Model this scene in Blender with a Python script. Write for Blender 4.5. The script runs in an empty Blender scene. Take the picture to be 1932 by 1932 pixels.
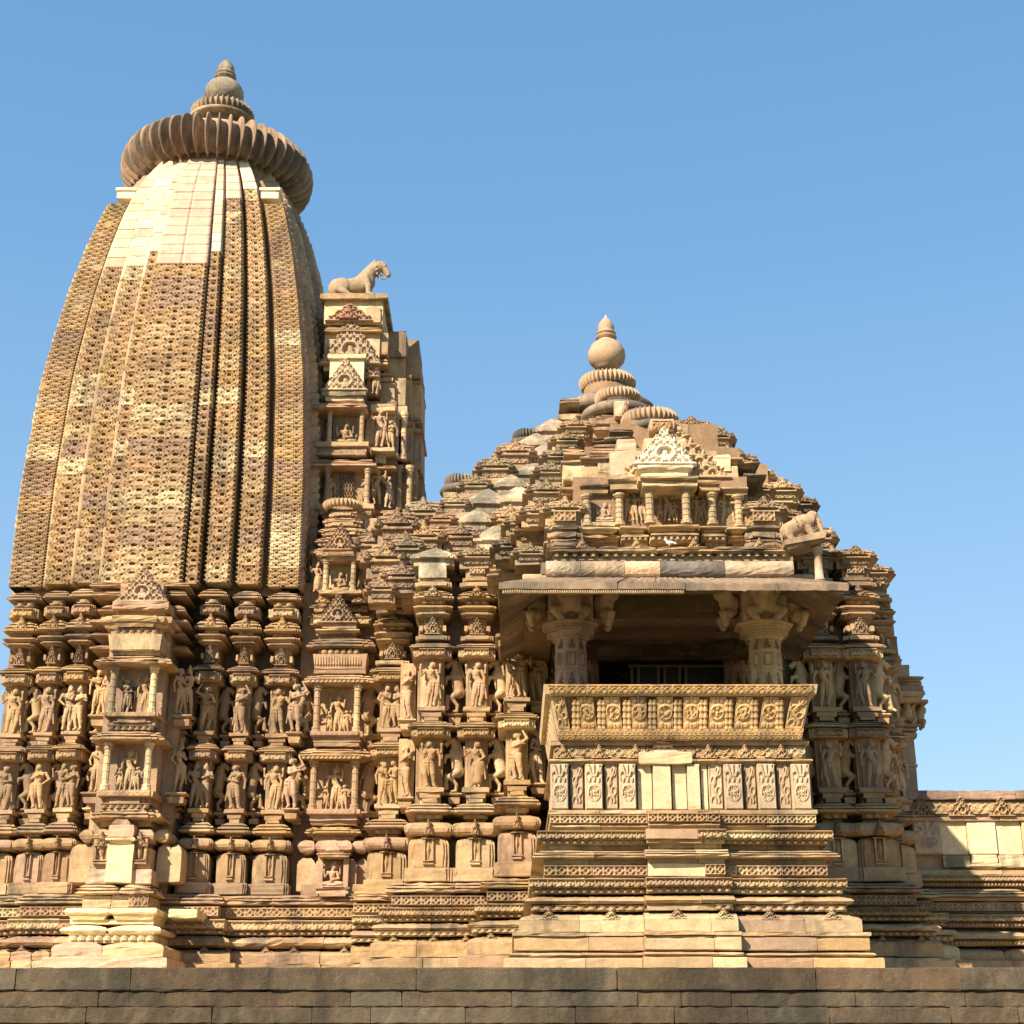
import bpy, math, random
import numpy as np
R = math.radians
rnd = random.Random(11)
scn = bpy.context.scene
COL = scn.collection

# ------------------------------------------------------------------ camera, light, exposure
CZ = 1.6                                   # eye height
PITCH = 20.0
FOC = 2875.0 / 1932.0
cam_d = bpy.data.cameras.new('camera')
cam = bpy.data.objects.new('camera', cam_d)
COL.objects.link(cam)
cam.location = (0, 0, CZ)
cam.rotation_euler = (R(90 + PITCH), 0, 0)
cam_d.sensor_width = 36
cam_d.lens = 36 * FOC
cam_d.clip_start = .1
cam_d.clip_end = 3000
scn.camera = cam

SUN_EL, SUN_AZ = 36.0, 37.0                # azimuth: degrees to the left of straight behind the camera
world = bpy.data.worlds.new('World')
scn.world = world
world.use_nodes = True
wn = world.node_tree
wn.nodes.clear()
sky = wn.nodes.new('ShaderNodeTexSky')
sky.sky_type = 'NISHITA'
sky.sun_disc = False
sky.sun_elevation = R(SUN_EL)
sky.sun_rotation = R(180 + SUN_AZ)
sky.altitude = 200
sky.air_density = 1.0
sky.dust_density = 0.3
sky.ozone_density = 1.2
bg = wn.nodes.new('ShaderNodeBackground')
bg.inputs['Strength'].default_value = 0.095
wo = wn.nodes.new('ShaderNodeOutputWorld')
# the clear blue of the day, paler towards the horizon, over the physical sky
tc = wn.nodes.new('ShaderNodeTexCoord'); sx = wn.nodes.new('ShaderNodeSeparateXYZ'); wn.links.new(tc.outputs['Generated'], sx.inputs[0])
wr = wn.nodes.new('ShaderNodeValToRGB'); wn.links.new(sx.outputs['Z'], wr.inputs[0])
we = wr.color_ramp.elements
for i_, (p_, c_) in enumerate([(0.0, (3.0, 4.1, 5.0)), (0.18, (2.1, 3.55, 5.0)), (0.5, (1.05, 2.45, 4.35)), (1.0, (0.45, 1.3, 2.9))]):
    q_ = we[i_] if i_ < 2 else we.new(p_)
    q_.position = p_; q_.color = tuple(v / 5 for v in c_) + (1,)
wm_ = wn.nodes.new('ShaderNodeVectorMath'); wm_.operation = 'SCALE'; wm_.inputs['Scale'].default_value = 5.0
wn.links.new(wr.outputs[0], wm_.inputs[0])
wx = wn.nodes.new('ShaderNodeMix'); wx.data_type = 'RGBA'; wx.inputs[0].default_value = .72
wn.links.new(sky.outputs[0], wx.inputs[6]); wn.links.new(wm_.outputs[0], wx.inputs[7])
wn.links.new(wx.outputs[2], bg.inputs[0])
wn.links.new(bg.outputs[0], wo.inputs[0])

sun_d = bpy.data.lights.new('sun', 'SUN')
sun_d.energy = 5.0
sun_d.angle = R(.53)
sun_d.color = (1.0, .85, .68)
sun = bpy.data.objects.new('sun', sun_d)
COL.objects.link(sun)
sun.rotation_euler = (R(90 - SUN_EL), 0, R(-SUN_AZ))
scn.view_settings.view_transform = 'Standard'
scn.view_settings.look = 'None'
scn.view_settings.gamma = 1
scn.view_settings.use_curve_mapping = False
scn.view_settings.exposure = 1.0

# ------------------------------------------------------------------ where a sight line meets an upright plane
_c, _s = math.cos(R(PITCH)), math.sin(R(PITCH))
def W(px, py, Y):
    dx = (px - 966) / 2875.0; dy = (966 - py) / 2875.0
    t = Y / (_c - dy * _s)
    return dx * t, CZ + (_s + dy * _c) * t
def ZF(py, Y): return W(966, py, Y)[1]
def XF(px, py, Y): return W(px, py, Y)[0]

# ------------------------------------------------------------------ materials
def sandstone(name, stain=.35, stain_col=(.10, .075, .055), rough=.9, bump=.5, contrast=1.0, grime_scale=1.3):
    m = bpy.data.materials.new(name); m.use_nodes = True
    t = m.node_tree; n = t.nodes; L = t.links
    bs = n['Principled BSDF']; bs.inputs['Roughness'].default_value = rough
    if 'Specular IOR Level' in bs.inputs: bs.inputs['Specular IOR Level'].default_value = .15
    oi = n.new('ShaderNodeObjectInfo'); ge = n.new('ShaderNodeNewGeometry')
    def noise(scale, detail=4, rough_=.6, vec=None):
        k = n.new('ShaderNodeTexNoise'); k.inputs['Scale'].default_value = scale
        k.inputs['Detail'].default_value = detail; k.inputs['Roughness'].default_value = rough_
        L.new(vec or ge.outputs['Position'], k.inputs['Vector']); return k
    def ramp(src, p):
        r = n.new('ShaderNodeValToRGB'); L.new(src, r.inputs[0])
        e = r.color_ramp.elements
        for i, (pos, v) in enumerate(p):
            q = e[i] if i < 2 else e.new(pos)
            q.position = pos; q.color = (v, v, v, 1)
        return r.outputs[0]
    def mix(kind, fac, a, b):
        k = n.new('ShaderNodeMix'); k.data_type = 'RGBA'; k.blend_type = kind
        if isinstance(fac, float): k.inputs[0].default_value = fac
        else: L.new(fac, k.inputs[0])
        for sock, v in ((k.inputs[6], a), (k.inputs[7], b)):
            if isinstance(v, tuple): sock.default_value = v + (1,)
            else: L.new(v, sock)
        return k.outputs[2]
    big = noise(1.1, 5); mid = noise(6, 5, .7); fine = noise(38, 4, .7)
    c = oi.outputs['Color']
    c = mix('MULTIPLY', 1.0 * min(1, contrast), c, ramp(big.outputs[0], [(.3, .80), (.7, 1.16)]))
    c = mix('MULTIPLY', .9, c, ramp(mid.outputs[0], [(.3, .76), (.72, 1.2)]))
    c = mix('MULTIPLY', .8, c, ramp(fine.outputs[0], [(.3, .80), (.7, 1.15)]))
    hue = noise(2.3, 3)                                   # drifts towards pink and ochre, as in the quarry bed
    c = mix('MIX', ramp(hue.outputs[0], [(.48, 0.), (.75, .14)]), c, (.48, .27, .16))
    mo = noise(3.1, 7, .72)                               # greyish brown mottling of old faces
    c = mix('MIX', ramp(mo.outputs[0], [(.50, 0.), (.66, .62 * min(1, stain * 2.2))]), c, (.20, .148, .095))
    # rain streaks and lichen of their own shape
    mp = n.new('ShaderNodeMapping'); mp.inputs['Scale'].default_value = (1, 1, .28)
    L.new(ge.outputs['Position'], mp.inputs[0])
    st = noise(grime_scale, 8, .72, mp.outputs[0])
    lo = .66 - .32 * stain
    c = mix('MIX', ramp(st.outputs[0], [(lo, 0.), (lo + .14, .75)]), c, stain_col)
    sp = noise(16, 6, .8)
    c = mix('MIX', ramp(sp.outputs[0], [(.60, 0.), (.74, .5 * min(1, .3 + stain))]), c, (.13, .095, .065))
    L.new(c, bs.inputs['Base Color'])
    b1 = n.new('ShaderNodeBump'); b1.inputs['Strength'].default_value = bump; b1.inputs['Distance'].default_value = .02
    b2 = n.new('ShaderNodeBump'); b2.inputs['Strength'].default_value = bump; b2.inputs['Distance'].default_value = .006
    n1 = noise(14, 6, .75); n2 = noise(80, 4, .8)
    L.new(n1.outputs[0], b1.inputs['Height']); L.new(n2.outputs[0], b2.inputs['Height'])
    L.new(b1.outputs[0], b2.inputs['Normal']); L.new(b2.outputs[0], bs.inputs['Normal'])
    return m
M = {}
M['stone'] = sandstone('sandstone', .40)
M['clean'] = sandstone('new_sandstone', .02, bump=.3, contrast=.6)
M['old'] = sandstone('weathered_sandstone', .68, (.085, .075, .062))
M['dark'] = sandstone('lichened_sandstone', .85, (.07, .063, .055))
M['wall'] = sandstone('platform_sandstone', .62, (.045, .038, .028), bump=1.4, grime_scale=.8)  # dark stain carries the absent tree shade as well as weathering
def plain(name, col, rough=.6, metal=0):
    m = bpy.data.materials.new(name); m.use_nodes = True
    t = m.node_tree; b = t.nodes['Principled BSDF']
    k = t.nodes.new('ShaderNodeTexNoise'); k.inputs['Scale'].default_value = 9
    g = t.nodes.new('ShaderNodeNewGeometry'); t.links.new(g.outputs['Position'], k.inputs['Vector'])
    r = t.nodes.new('ShaderNodeValToRGB'); t.links.new(k.outputs[0], r.inputs[0])
    r.color_ramp.elements[0].color = tuple(c * .7 for c in col) + (1,)
    r.color_ramp.elements[1].color = tuple(min(1, c * 1.25) for c in col) + (1,)
    t.links.new(r.outputs[0], b.inputs['Base Color'])
    b.inputs['Roughness'].default_value = rough; b.inputs['Metallic'].default_value = metal
    return m
M['wood'] = plain('grey_painted_wood', (.16, .13, .10), .6)
M['glass'] = plain('dusty_pane', (.03, .035, .04), .25)
M['feather'] = plain('white_feathers', (.62, .6, .58), .8)
M['soil'] = plain('dry_grass_ground', (.13, .12, .05), .95)
M['tip'] = plain('pale_cap_stone', (.62, .60, .58), .5)

TAN = (.50, .335, .18); OCH = (.52, .34, .155); PINK = (.49, .315, .20); CREAM = (.74, .60, .34)
BROWN = (.33, .215, .125); MAUVE = (.41, .27, .18); GREY = (.37, .30, .20); PALE = (.60, .445, .25); ROSE = (.60, .42, .28)
PAL = {
 'wall': [(TAN, 5), (OCH, 3), (PINK, 1.6), (BROWN, 2.2), (MAUVE, 1.2), (PALE, 1.2)],
 'warm': [(TAN, 4), (OCH, 4), (PINK, 1.5), (PALE, 4.5), (CREAM, 1)],
 'tower': [(TAN, 4), (OCH, 2.5), (PINK, 1.2), (BROWN, 2.0), (MAUVE, 1.2), (PALE, .5)],
 'roof': [(TAN, 2), (GREY, 3), (MAUVE, 1.8), (PALE, 1.5), (PINK, 1.8), (BROWN, 1)],
 'cream': [(CREAM, 4), (PALE, 2)],
 'new': [(CREAM, 3), (ROSE, 3), (PALE, 1)],
 'base': [(TAN, 3.5), (PINK, 1.6), (OCH, 2.5), (MAUVE, .6), (PALE, 4), (CREAM, .8)],
}
ALB = .92
def pick(p):
    if isinstance(p, tuple): c = p
    else:
        it = PAL[p]; x = rnd.random() * sum(w for _, w in it)
        for c, w in it:
            x -= w
            if x <= 0: break
    mean = (.48, .325, .18); q = .72 if not isinstance(p, tuple) else 1
    c = tuple(mean[i] + (c[i] - mean[i]) * q for i in range(3))
    f = rnd.uniform(.90, 1.10); g = rnd.uniform(-.01, .01)
    return ((c[0] * f + g) * ALB * .975, c[1] * f * ALB * .98, (c[2] * f - g * .5) * ALB * .97)

# ------------------------------------------------------------------ objects
POS = {}
def thing(name, loc, label, cat, group=None, kind=None):
    o = bpy.data.objects.new(name, None); COL.objects.link(o)
    o.location = loc; o.empty_display_size = .2
    POS[o.name] = tuple(loc)
    o['label'] = label; o['category'] = cat
    if group: o['group'] = group
    if kind: o['kind'] = kind
    return o
def add(name, mesh, loc, parent, col='wall', mat=None, scale=None, rotz=0, label=None, rot=None):
    o = bpy.data.objects.new(name, mesh); COL.objects.link(o)
    POS[o.name] = tuple(loc)
    if parent is not None:
        pl = POS[parent.name]; o.parent = parent
        o.location = (loc[0] - pl[0], loc[1] - pl[1], loc[2] - pl[2])
    else: o.location = loc
    if scale: o.scale = scale
    if rot: o.rotation_euler = rot
    elif rotz: o.rotation_euler = (0, 0, rotz)
    c = pick(col); o.color = (c[0], c[1], c[2], 1)
    if mat:
        if not mesh.materials: mesh.materials.append(M[mat])
        elif mesh.materials[0] != M[mat]:
            o.material_slots[0].link = 'OBJECT'; o.material_slots[0].material = M[mat]
    elif not mesh.materials: mesh.materials.append(M['stone'])
    if label: o['label'] = label
    return o
def mk(name, v, f, smooth=False):
    me = bpy.data.meshes.new(name)
    me.from_pydata([tuple(map(float, p)) for p in v] if not isinstance(v, np.ndarray) else v.tolist(), [], f)
    if smooth: me.polygons.foreach_set('use_smooth', [True] * len(me.polygons))
    me.update(); return me
def mk_quads(name, V, Q, smooth=False):
    """fast path: V (n,3) array, Q (m,4) array"""
    V = np.asarray(V, 'f4'); Q = np.asarray(Q, 'i4')
    me = bpy.data.meshes.new(name)
    me.vertices.add(len(V)); me.vertices.foreach_set('co', V.ravel())
    me.loops.add(Q.size); me.loops.foreach_set('vertex_index', Q.ravel())
    me.polygons.add(len(Q)); me.polygons.foreach_set('loop_start', np.arange(0, Q.size, 4, dtype='i4'))
    me.polygons.foreach_set('loop_total', np.full(len(Q), 4, 'i4'))
    if smooth: me.polygons.foreach_set('use_smooth', np.ones(len(Q), bool))
    me.update(calc_edges=True); return me

# ------------------------------------------------------------------ cut stone: rings of an offset plan, lofted and slightly worn
def offset_poly(P, o):
    n = len(P); out = []
    for i in range(n):
        a, b, c = P[i - 1], P[i], P[(i + 1) % n]
        d1 = (b[0] - a[0], b[1] - a[1]); d2 = (c[0] - b[0], c[1] - b[1])
        l1 = math.hypot(*d1) or 1; l2 = math.hypot(*d2) or 1
        n1 = (d1[1] / l1, -d1[0] / l1); n2 = (d2[1] / l2, -d2[0] / l2)
        k = 1 + n1[0] * n2[0] + n1[1] * n2[1]
        if k < .2: k = .2
        out.append((b[0] + o * (n1[0] + n2[0]) / k, b[1] + o * (n1[1] + n2[1]) / k))
    return out
def loft(name, P, prof, seg=.14, jit=.004, chip=.0):
    """P: plan (counter-clockwise from above), prof: [(offset, z)] bottom to top"""
    n = len(P); cnt = []
    for i in range(n):
        a, b = P[i], P[(i + 1) % n]
        cnt.append(max(1, min(14, int(math.hypot(b[0] - a[0], b[1] - a[1]) / seg))))
    V = []; rings = []
    for o, z in prof:
        Q = offset_poly(P, o); ring = []
        for i in range(n):
            a, b = Q[i], Q[(i + 1) % n]
            for k in range(cnt[i]):
                t = k / cnt[i]
                j = jit
                dx, dy, dz = rnd.gauss(0, j), rnd.gauss(0, j), rnd.gauss(0, j * .8)
                if chip and rnd.random() < .16:
                    dy += rnd.random() * chip; dz -= rnd.random() * chip * .7
                ring.append(len(V)); V.append((a[0] + (b[0] - a[0]) * t + dx, a[1] + (b[1] - a[1]) * t + dy, z + dz))
        rings.append(ring)
    F = []; m = len(rings[0])
    for r in range(len(rings) - 1):
        A, B = rings[r], rings[r + 1]
        for i in range(m):
            j = (i + 1) % m; F.append((A[i], A[j], B[j], B[i]))
    F.append(tuple(reversed(rings[0]))); F.append(tuple(rings[-1]))
    return mk(name, V, F)
def prof_of(kind, o, h):
    e = min(.012, h * .12)
    if kind == 'slab':
        if h < .12: return [(o - e, 0), (o, e), (o, h - e), (o - e, h)]
        return [(o - e, 0), (o, e), (o, e + .03), (o, h * .5), (o, h - e - .035), (o, h - e), (o - e, h)]
    if kind == 'rec': return [(o, 0), (o, h)]
    if kind == 'kap':                      # drooping cornice, sharp lower lip, sloping back above
        return [(o - .12, 0), (o - .03, h * .08), (o, h * .12), (o, h * .30), (o - .055, h * .32), (o - .055, h * .44), (o - .015, h * .47), (o - .035, h * .62), (o - .085, h * .64), (o - .085, h * .75), (o - .06, h * .78), (o - .12, h)]
    if kind == 'lip':                      # flared slab, wide on top
        return [(o - .08, 0), (o - .05, h * .3), (o - .05, h * .42), (o - .02, h * .45), (o, h * .62), (o, h * .9), (o - .02, h)]
    if kind == 'torus':
        return [(o - h * .5 + h * .5 * math.sin(a), h * .5 - h * .5 * math.cos(a)) for a in [R(x) for x in (8, 35, 62, 90, 118, 145, 172)]]
    if kind == 'khura': return [(o, 0), (o + .004, h * .4), (o, h * .78), (o - .02, h * .90), (o - .075, h)]
    if kind == 'roll': return [(o - .16, 0), (o - .03, h * .18), (o, h * .42), (o - .03, h * .7), (o - .17, h)]
    if kind == 'shoulder': return [(o, 0), (o, .03), (o, h * .35), (o, h * .56), (o, h * .62), (o - .03, h * .74), (o - .10, h * .86), (o - .22, h)]
    if kind == 'pyr': return [(o, 0), (o, h * .12), (o - .35 * h, h * .55), (o - .75 * h, h)]
    if kind == 'taper': return [(o, 0), (o - .12 * h, h)]
    if kind == 'itaper': return [(o - .15 * h, 0), (o, h)]
    return [(o, 0), (o, h)]
def plan(w, d, st=.0, cf=.62):
    """front at y=0, back at y=+d; optional stepped front"""
    x = w / 2
    if not st: return [(-x, d), (-x, 0), (x, 0), (x, d)]
    c = x * cf
    c2 = x * (cf + (1 - cf) * .5)
    return [(-x, d), (-x, st), (-c2, st), (-c2, st * .5), (-c, st * .5), (-c, 0), (c, 0), (c, st * .5), (c2, st * .5), (c2, st), (x, st), (x, d)]
_zj = [0]
def course(kind, cx, w, Yf, z0, z1, parent, name, d=.5, o=0., st=0., col='wall', mat=None, chip=.012, jit=.004, seg=.14, label=None):
    """one course of stone; o = how far it stands out from the plan on all sides"""
    _zj[0] = (_zj[0] + 1) % 7; z0 += (_zj[0] - 3) * .0011
    me = loft(name, plan(w, d, st), prof_of(kind, o, z1 - z0), seg=seg, jit=jit, chip=chip)
    return add(name, me, (cx, Yf, z0), parent, col, mat, label=label)
def pcourse(kind, x0, x1, y0, y1, Y, parent, name, **k):
    """the same, laid out from where its face is seen: x0..x1, y0 (top)..y1 (bottom) on the upright plane Y"""
    ym = (y0 + y1) / 2
    a, b = XF(x0, ym, Y), XF(x1, ym, Y)
    return course(kind, (a + b) / 2, b - a, Y, ZF(y1, Y), ZF(y0, Y), parent, name, **k)

# ------------------------------------------------------------------ carved relief from height fields
def relief(name, H, w, h, depth, mask=None, back=.03, bend=None):
    """H (rows bottom..top, cols) -> carved slab, x in [-w/2,w/2], z in [0,h], front towards -y"""
    ny, nx = H.shape
    X, Z = np.meshgrid(np.linspace(-w / 2, w / 2, nx), np.linspace(0, h, ny))
    V = np.stack([X, -depth * H, Z], -1).reshape(-1, 3)
    if mask is None: mk_ = np.ones((ny - 1, nx - 1), bool)
    else: mk_ = mask[:-1, :-1] & mask[1:, 1:] & mask[1:, :-1] & mask[:-1, 1:]
    idx = np.arange(ny * nx).reshape(ny, nx); N = ny * nx
    a = idx[:-1, :-1][mk_]; b = idx[:-1, 1:][mk_]; c = idx[1:, 1:][mk_]; d = idx[1:, :-1][mk_]
    Q = [np.stack([a, b, c, d], -1)]
    Vb = V.copy(); Vb[:, 1] = back
    pad = np.zeros((ny + 1, nx + 1), bool); pad[1:-1, 1:-1] = mk_
    # walls where a filled cell meets an empty one
    l = mk_ & ~pad[1:-1, :-2]; r = mk_ & ~pad[1:-1, 2:]; dn = mk_ & ~pad[:-2, 1:-1]; up = mk_ & ~pad[2:, 1:-1]
    for m_, p, q in ((l, idx[1:, :-1], idx[:-1, :-1]), (r, idx[:-1, 1:], idx[1:, 1:]), (dn, idx[:-1, :-1], idx[:-1, 1:]), (up, idx[1:, 1:], idx[1:, :-1])):
        p_, q_ = p[m_], q[m_]; Q.append(np.stack([p_, p_ + N, q_ + N, q_], -1))
    Q = np.concatenate(Q); V = np.concatenate([V, Vb])
    used, inv = np.unique(Q, return_inverse=True)
    V = V[used]; Q = inv.reshape(-1, 4)
    if bend is not None: V = bend(V)
    return mk_quads(name, V, Q)
def uv(nx, ny):
    return np.meshgrid(np.linspace(0, 1, nx), np.linspace(0, 1, ny))
def m_gav(u, v):
    h = np.full(u.shape, .62)
    d = np.hypot(u - .5, (v - .44) * 1.05)
    h[d < .33] = 1.0; h[d < .24] = .8; h[(d < .17) & (v > .34)] = -.5
    e = np.minimum(u, 1 - u)
    h[np.hypot(e - .13, v - .84) < .085] = -.4
    h[np.hypot(e - .02, v - .62) < .09] = .1
    h[np.hypot(e - .09, v - .34) < .075] = -.4
    h[(np.abs(d - .42) < .03) & (v > .2)] = .25
    h[np.abs(e - .27) + np.abs(v - .24) < .06] = .1
    h[(np.abs(v - .52) < .03) & (e < .10)] = .1
    h[(v < .10)] = .8; h[(v >= .10) & (v < .16)] = .45
    h[(v > .90) & (e > .25) & (e < .42)] = .2
    return h
def m_lotus(u, v):
    a = np.arctan2(v + .02, (u - .5) * 1.0); r = np.hypot((u - .5), v)
    h = .25 + .0 * u
    pet = np.abs(np.cos(a * 3.5)) ** .5
    h = np.where((r < .62) & (r > .12), .25 + .75 * pet, h)
    h = np.where((r >= .62), .0, h)
    h = np.where(v > .88, .9, h); h = np.where(v < .08, .8, h)
    h = np.where(np.minimum(u, 1 - u) < .05, .9, h)
    return h
def m_dia(u, v):
    q = np.abs(u - .5) * 2.3 + np.abs(v - .48) * 2.2
    h = np.where(q < .95, .95, .12); h = np.where(q < .42, .35, h)
    e = np.minimum(u, 1 - u)
    h = np.where((e < .1), .8, h); h = np.where(v > .86, 1., h); h = np.where(v < .12, .9, h)
    return h
def m_scroll(u, v):
    y = .5 + .26 * np.sin(2 * np.pi * u)
    h = np.where(np.abs(v - y) < .09, 1., .3)
    for cx, cy in ((.25, .30), (.75, .68)):
        d = np.hypot(u - cx, v - cy)
        h = np.where(d < .2, .9, h); h = np.where((d < .13) & (d > .06), .25, h)
    h = np.where((v > .93) | (v < .07), .9, h)
    return h
def m_dent(u, v):
    h = np.where((u > .2) & (u < .8) & (v < .75), 1., .0)
    h = np.where(v > .8, .8, h); return h
def m_flute(u, v):
    return np.where(np.abs(u - .5) < .2, .0, .9)
def m_check(u, v):
    return np.where(((np.floor(u * 2) + np.floor(v * 2)) % 2) > 0, 0., 1.)
_strip = {}
def strip(kind, n, asp, res=12, depth=.03):
    """n motifs in a row, unit width and height; each motif asp wide for 1 high"""
    key = (kind, n, res, depth)
    if key not in _strip:
        fn = dict(gav=m_gav, lotus=m_lotus, dia=m_dia, scroll=m_scroll, dent=m_dent, flute=m_flute, check=m_check)[kind]
        rx = res if kind not in ('dent', 'flute') else 6
        u, v = uv(rx * n + 1, res + 1)
        H = fn((u * n) % 1.0, v)
        rs = np.random.RandomState(n * 7 + len(kind))
        H = np.clip(H + rs.normal(0, .05, H.shape), 0, 1.1)
        _strip[key] = relief(kind + '_carving', H, 1, 1, depth)
    return _strip[key]
def frieze(kind, cx, w, Y, z0, h, parent, asp=1.15, name='frieze_carving', col='wall', depth=.035, res=None, mat=None):
    n = max(1, round(w / (h * asp)))
    res = res or (10 if n > 6 else 12)
    me = strip(kind, n, asp, res, depth)
    return add(name, me, (cx, Y - .002, z0), parent, col, mat, scale=(w, 1, h))

def pediment_mesh(kind=0, nx=48, ny=44):
    """stepped triangular gable of horseshoe arches and scrolls, unit wide and high"""
    u, v = uv(nx + 1, ny + 1)
    x = np.abs(u - .5) * 2
    rows = 5 if kind == 0 else 3
    k = np.minimum(np.floor(v * rows), rows - 1); fr = v * rows - k
    wid = 1.0 - k / rows * .93
    edge = wid - .13 * fr - .07 * np.abs(np.sin(fr * 6.3))
    mask = (x < edge) | ((x < .09))
    n = np.maximum(1, 2 * (rows - k) - 1)
    t = ((u - .5) / (n * (.96 / (2 * rows - 1))) + .5) * n
    t = t - np.floor(t)
    H = np.full(u.shape, .75)
    d = np.hypot(t - .5, (fr - .38) * .9)
    H[(d < .47)] = .95; H[d < .34] = .35; H[(d < .24) & (fr > .2)] = .0
    H[(np.abs(t - .5) < .07) & (fr < .55)] = .8
    c = np.hypot(np.minimum(t, 1 - t), fr - .86); H[c < .16] = .02
    H[(fr < .10)] = .85
    D = np.hypot((u - .5), (v - .30) * .80)      # the middle arch
    ra = .155 if kind == 0 else .17
    H = np.where(D < ra, 1.15, H); H = np.where(D < ra * .74, .3, H); H = np.where((D < ra * .66) & (v > .25), .0, H)
    H = np.where((np.abs(u - .5) < .035) & (v < .38) & (v > .16), .95, H); H = np.where((np.abs(u - .5) < .075) & (v < .27) & (v > .12), .8, H)
    sw = np.sin(np.hypot(x - wid + .05, (fr - .5) * .6) * 40)
    H = np.where((x > edge - .13) & (sw > .3), .1, H)
    H = np.where(v < .05, 1.1, H)
    rs = np.random.RandomState(kind); H = np.clip(H + rs.normal(0, .05, H.shape), 0, 1.2)
    return relief('gable_carving', H, 1, 1, .075, mask=mask, back=.05)
PED = [pediment_mesh(0), pediment_mesh(1), pediment_mesh(1, 18, 16), pediment_mesh(0, 76, 70)]
def roll_stone(x0, x1, y0, y1, Y, parent, name, col, mat=None):
    """half-round stone butting against its neighbours, laid out as pcourse is"""
    ym = (y0 + y1) / 2; a, b = XF(x0, ym, Y), XF(x1, ym, Y); z0, z1 = ZF(y1, Y), ZF(y0, Y); h = z1 - z0
    V, F = [], []; nx, nt = 12, 12; rs = random.Random(int(x0))
    for i in range(nx + 1):
        for j in range(nt + 1):
            t = R(-90 + 180 * j / nt)
            V.append(((b - a) * (i / nx - .5), -h * .42 * math.cos(t) + rs.gauss(0, .003), h / 2 + h / 2 * math.sin(t) + rs.gauss(0, .002)))
    for i in range(nx):
        for j in range(nt): q = i * (nt + 1) + j; F.append((q, q + nt + 1, q + nt + 2, q + 1))
    F.append(tuple(range(nt, -1, -1))); F.append(tuple(nx * (nt + 1) + j for j in range(nt + 1)))
    n0 = len(V)
    return add(name, mk(name, V, F), ((a + b) / 2, Y + h * .42, z0), parent, col, mat)
def pediment(cx, w, Y, z0, h, parent, which=0, col='wall', name='gable', mat=None, label=None):
    return add(name, PED[which], (cx, Y, z0), parent, col, mat, scale=(w, 1 if w > .3 else .7, h), label=label)

def lathe(name, prof, n=32, smooth=True, rib=0, rdepth=0., sub=6, rexp=.6):
    nn = n if not rib else rib * sub
    V = []; F = []
    for (r, z) in prof:
        for i in range(nn):
            a = 2 * math.pi * i / nn; rr = r
            if rib:
                g = abs(math.sin(math.pi * i / sub))           # 0 on the fin, 1 in the groove
                rr = r - rdepth * (g ** rexp)
            V.append((rr * math.cos(a), rr * math.sin(a), z))
    for j in range(len(prof) - 1):
        for i in range(nn):
            k = (i + 1) % nn
            F.append((j * nn + i, j * nn + k, (j + 1) * nn + k, (j + 1) * nn + i))
    F.append(tuple(range(nn - 1, -1, -1))); F.append(tuple((len(prof) - 1) * nn + i for i in range(nn)))
    me = mk(name, V, F)
    if smooth:
        s = [True] * len(me.polygons); s[-1] = s[-2] = False
        me.polygons.foreach_set('use_smooth', s)
    return me
def ring_prof(Rr, b, a=None, z0=0, n=12):
    """cross-section of a fat ring: outer radius Rr, half height b"""
    a = a or b
    return [(Rr - a + a * math.cos(t), z0 + b + b * math.sin(t)) for t in [R(-90 + 180 * i / n) for i in range(n + 1)]]

# ------------------------------------------------------------------ sculpture: smooth unions of limbs, meshed by surface nets
def surface_nets(f, lo, hi, h):
    xs = [np.arange(lo[i], hi[i] + h, h) for i in range(3)]
    G = np.stack(np.meshgrid(*xs, indexing='ij'), -1)
    D = f(G.reshape(-1, 3)).reshape(G.shape[:3])
    D[0], D[-1] = 1, 1; D[:, 0], D[:, -1] = 1, 1; D[:, :, 0] = np.maximum(D[:, :, 0], .001); D[:, :, -1] = 1
    nx, ny, nz = D.shape
    acc = np.zeros((nx - 1, ny - 1, nz - 1, 3)); cnt = np.zeros((nx - 1, ny - 1, nz - 1))
    cor = [(i, j, k) for i in (0, 1) for j in (0, 1) for k in (0, 1)]
    def cc(c): return D[c[0]:nx - 1 + c[0], c[1]:ny - 1 + c[1], c[2]:nz - 1 + c[2]]
    for a in cor:
        for ax in range(3):
            if a[ax]: continue
            b = list(a); b[ax] = 1
            da, db = cc(a), cc(b); m = (da < 0) != (db < 0)
            t = np.where(m, da / np.where(m, da - db, 1), 0)
            for q in range(3):
                acc[..., q] += np.where(m, a[q] + (t if q == ax else 0), 0)
            cnt += m
    act = cnt > 0; idx = -np.ones(act.shape, int); idx[act] = np.arange(act.sum())
    I = np.argwhere(act)
    V = (acc[act] / cnt[act][:, None] + I) * h + np.array(lo)
    Q = []
    s = D < 0
    for ax in range(3):
        o1, o2 = (ax + 1) % 3, (ax + 2) % 3
        sl = [slice(1, -1)] * 3; sl[ax] = slice(0, -1); s0 = s[tuple(sl)]
        sl2 = [slice(1, -1)] * 3; sl2[ax] = slice(1, None); s1 = s[tuple(sl2)]
        E = np.argwhere(s0 != s1); inside = s0[s0 != s1]
        off = np.ones(3, int); off[ax] = 0; E = E + off
        def cell(d1, d2):
            c = E.copy(); c[:, o1] -= d1; c[:, o2] -= d2
            return idx[c[:, 0], c[:, 1], c[:, 2]]
        q = np.stack([cell(1, 1), cell(0, 1), cell(0, 0), cell(1, 0)], -1)
        q[~inside] = q[~inside][:, ::-1]
        Q.append(q)
    Q = np.concatenate(Q); Q = Q[(Q >= 0).all(1)]
    return V, Q
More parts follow.
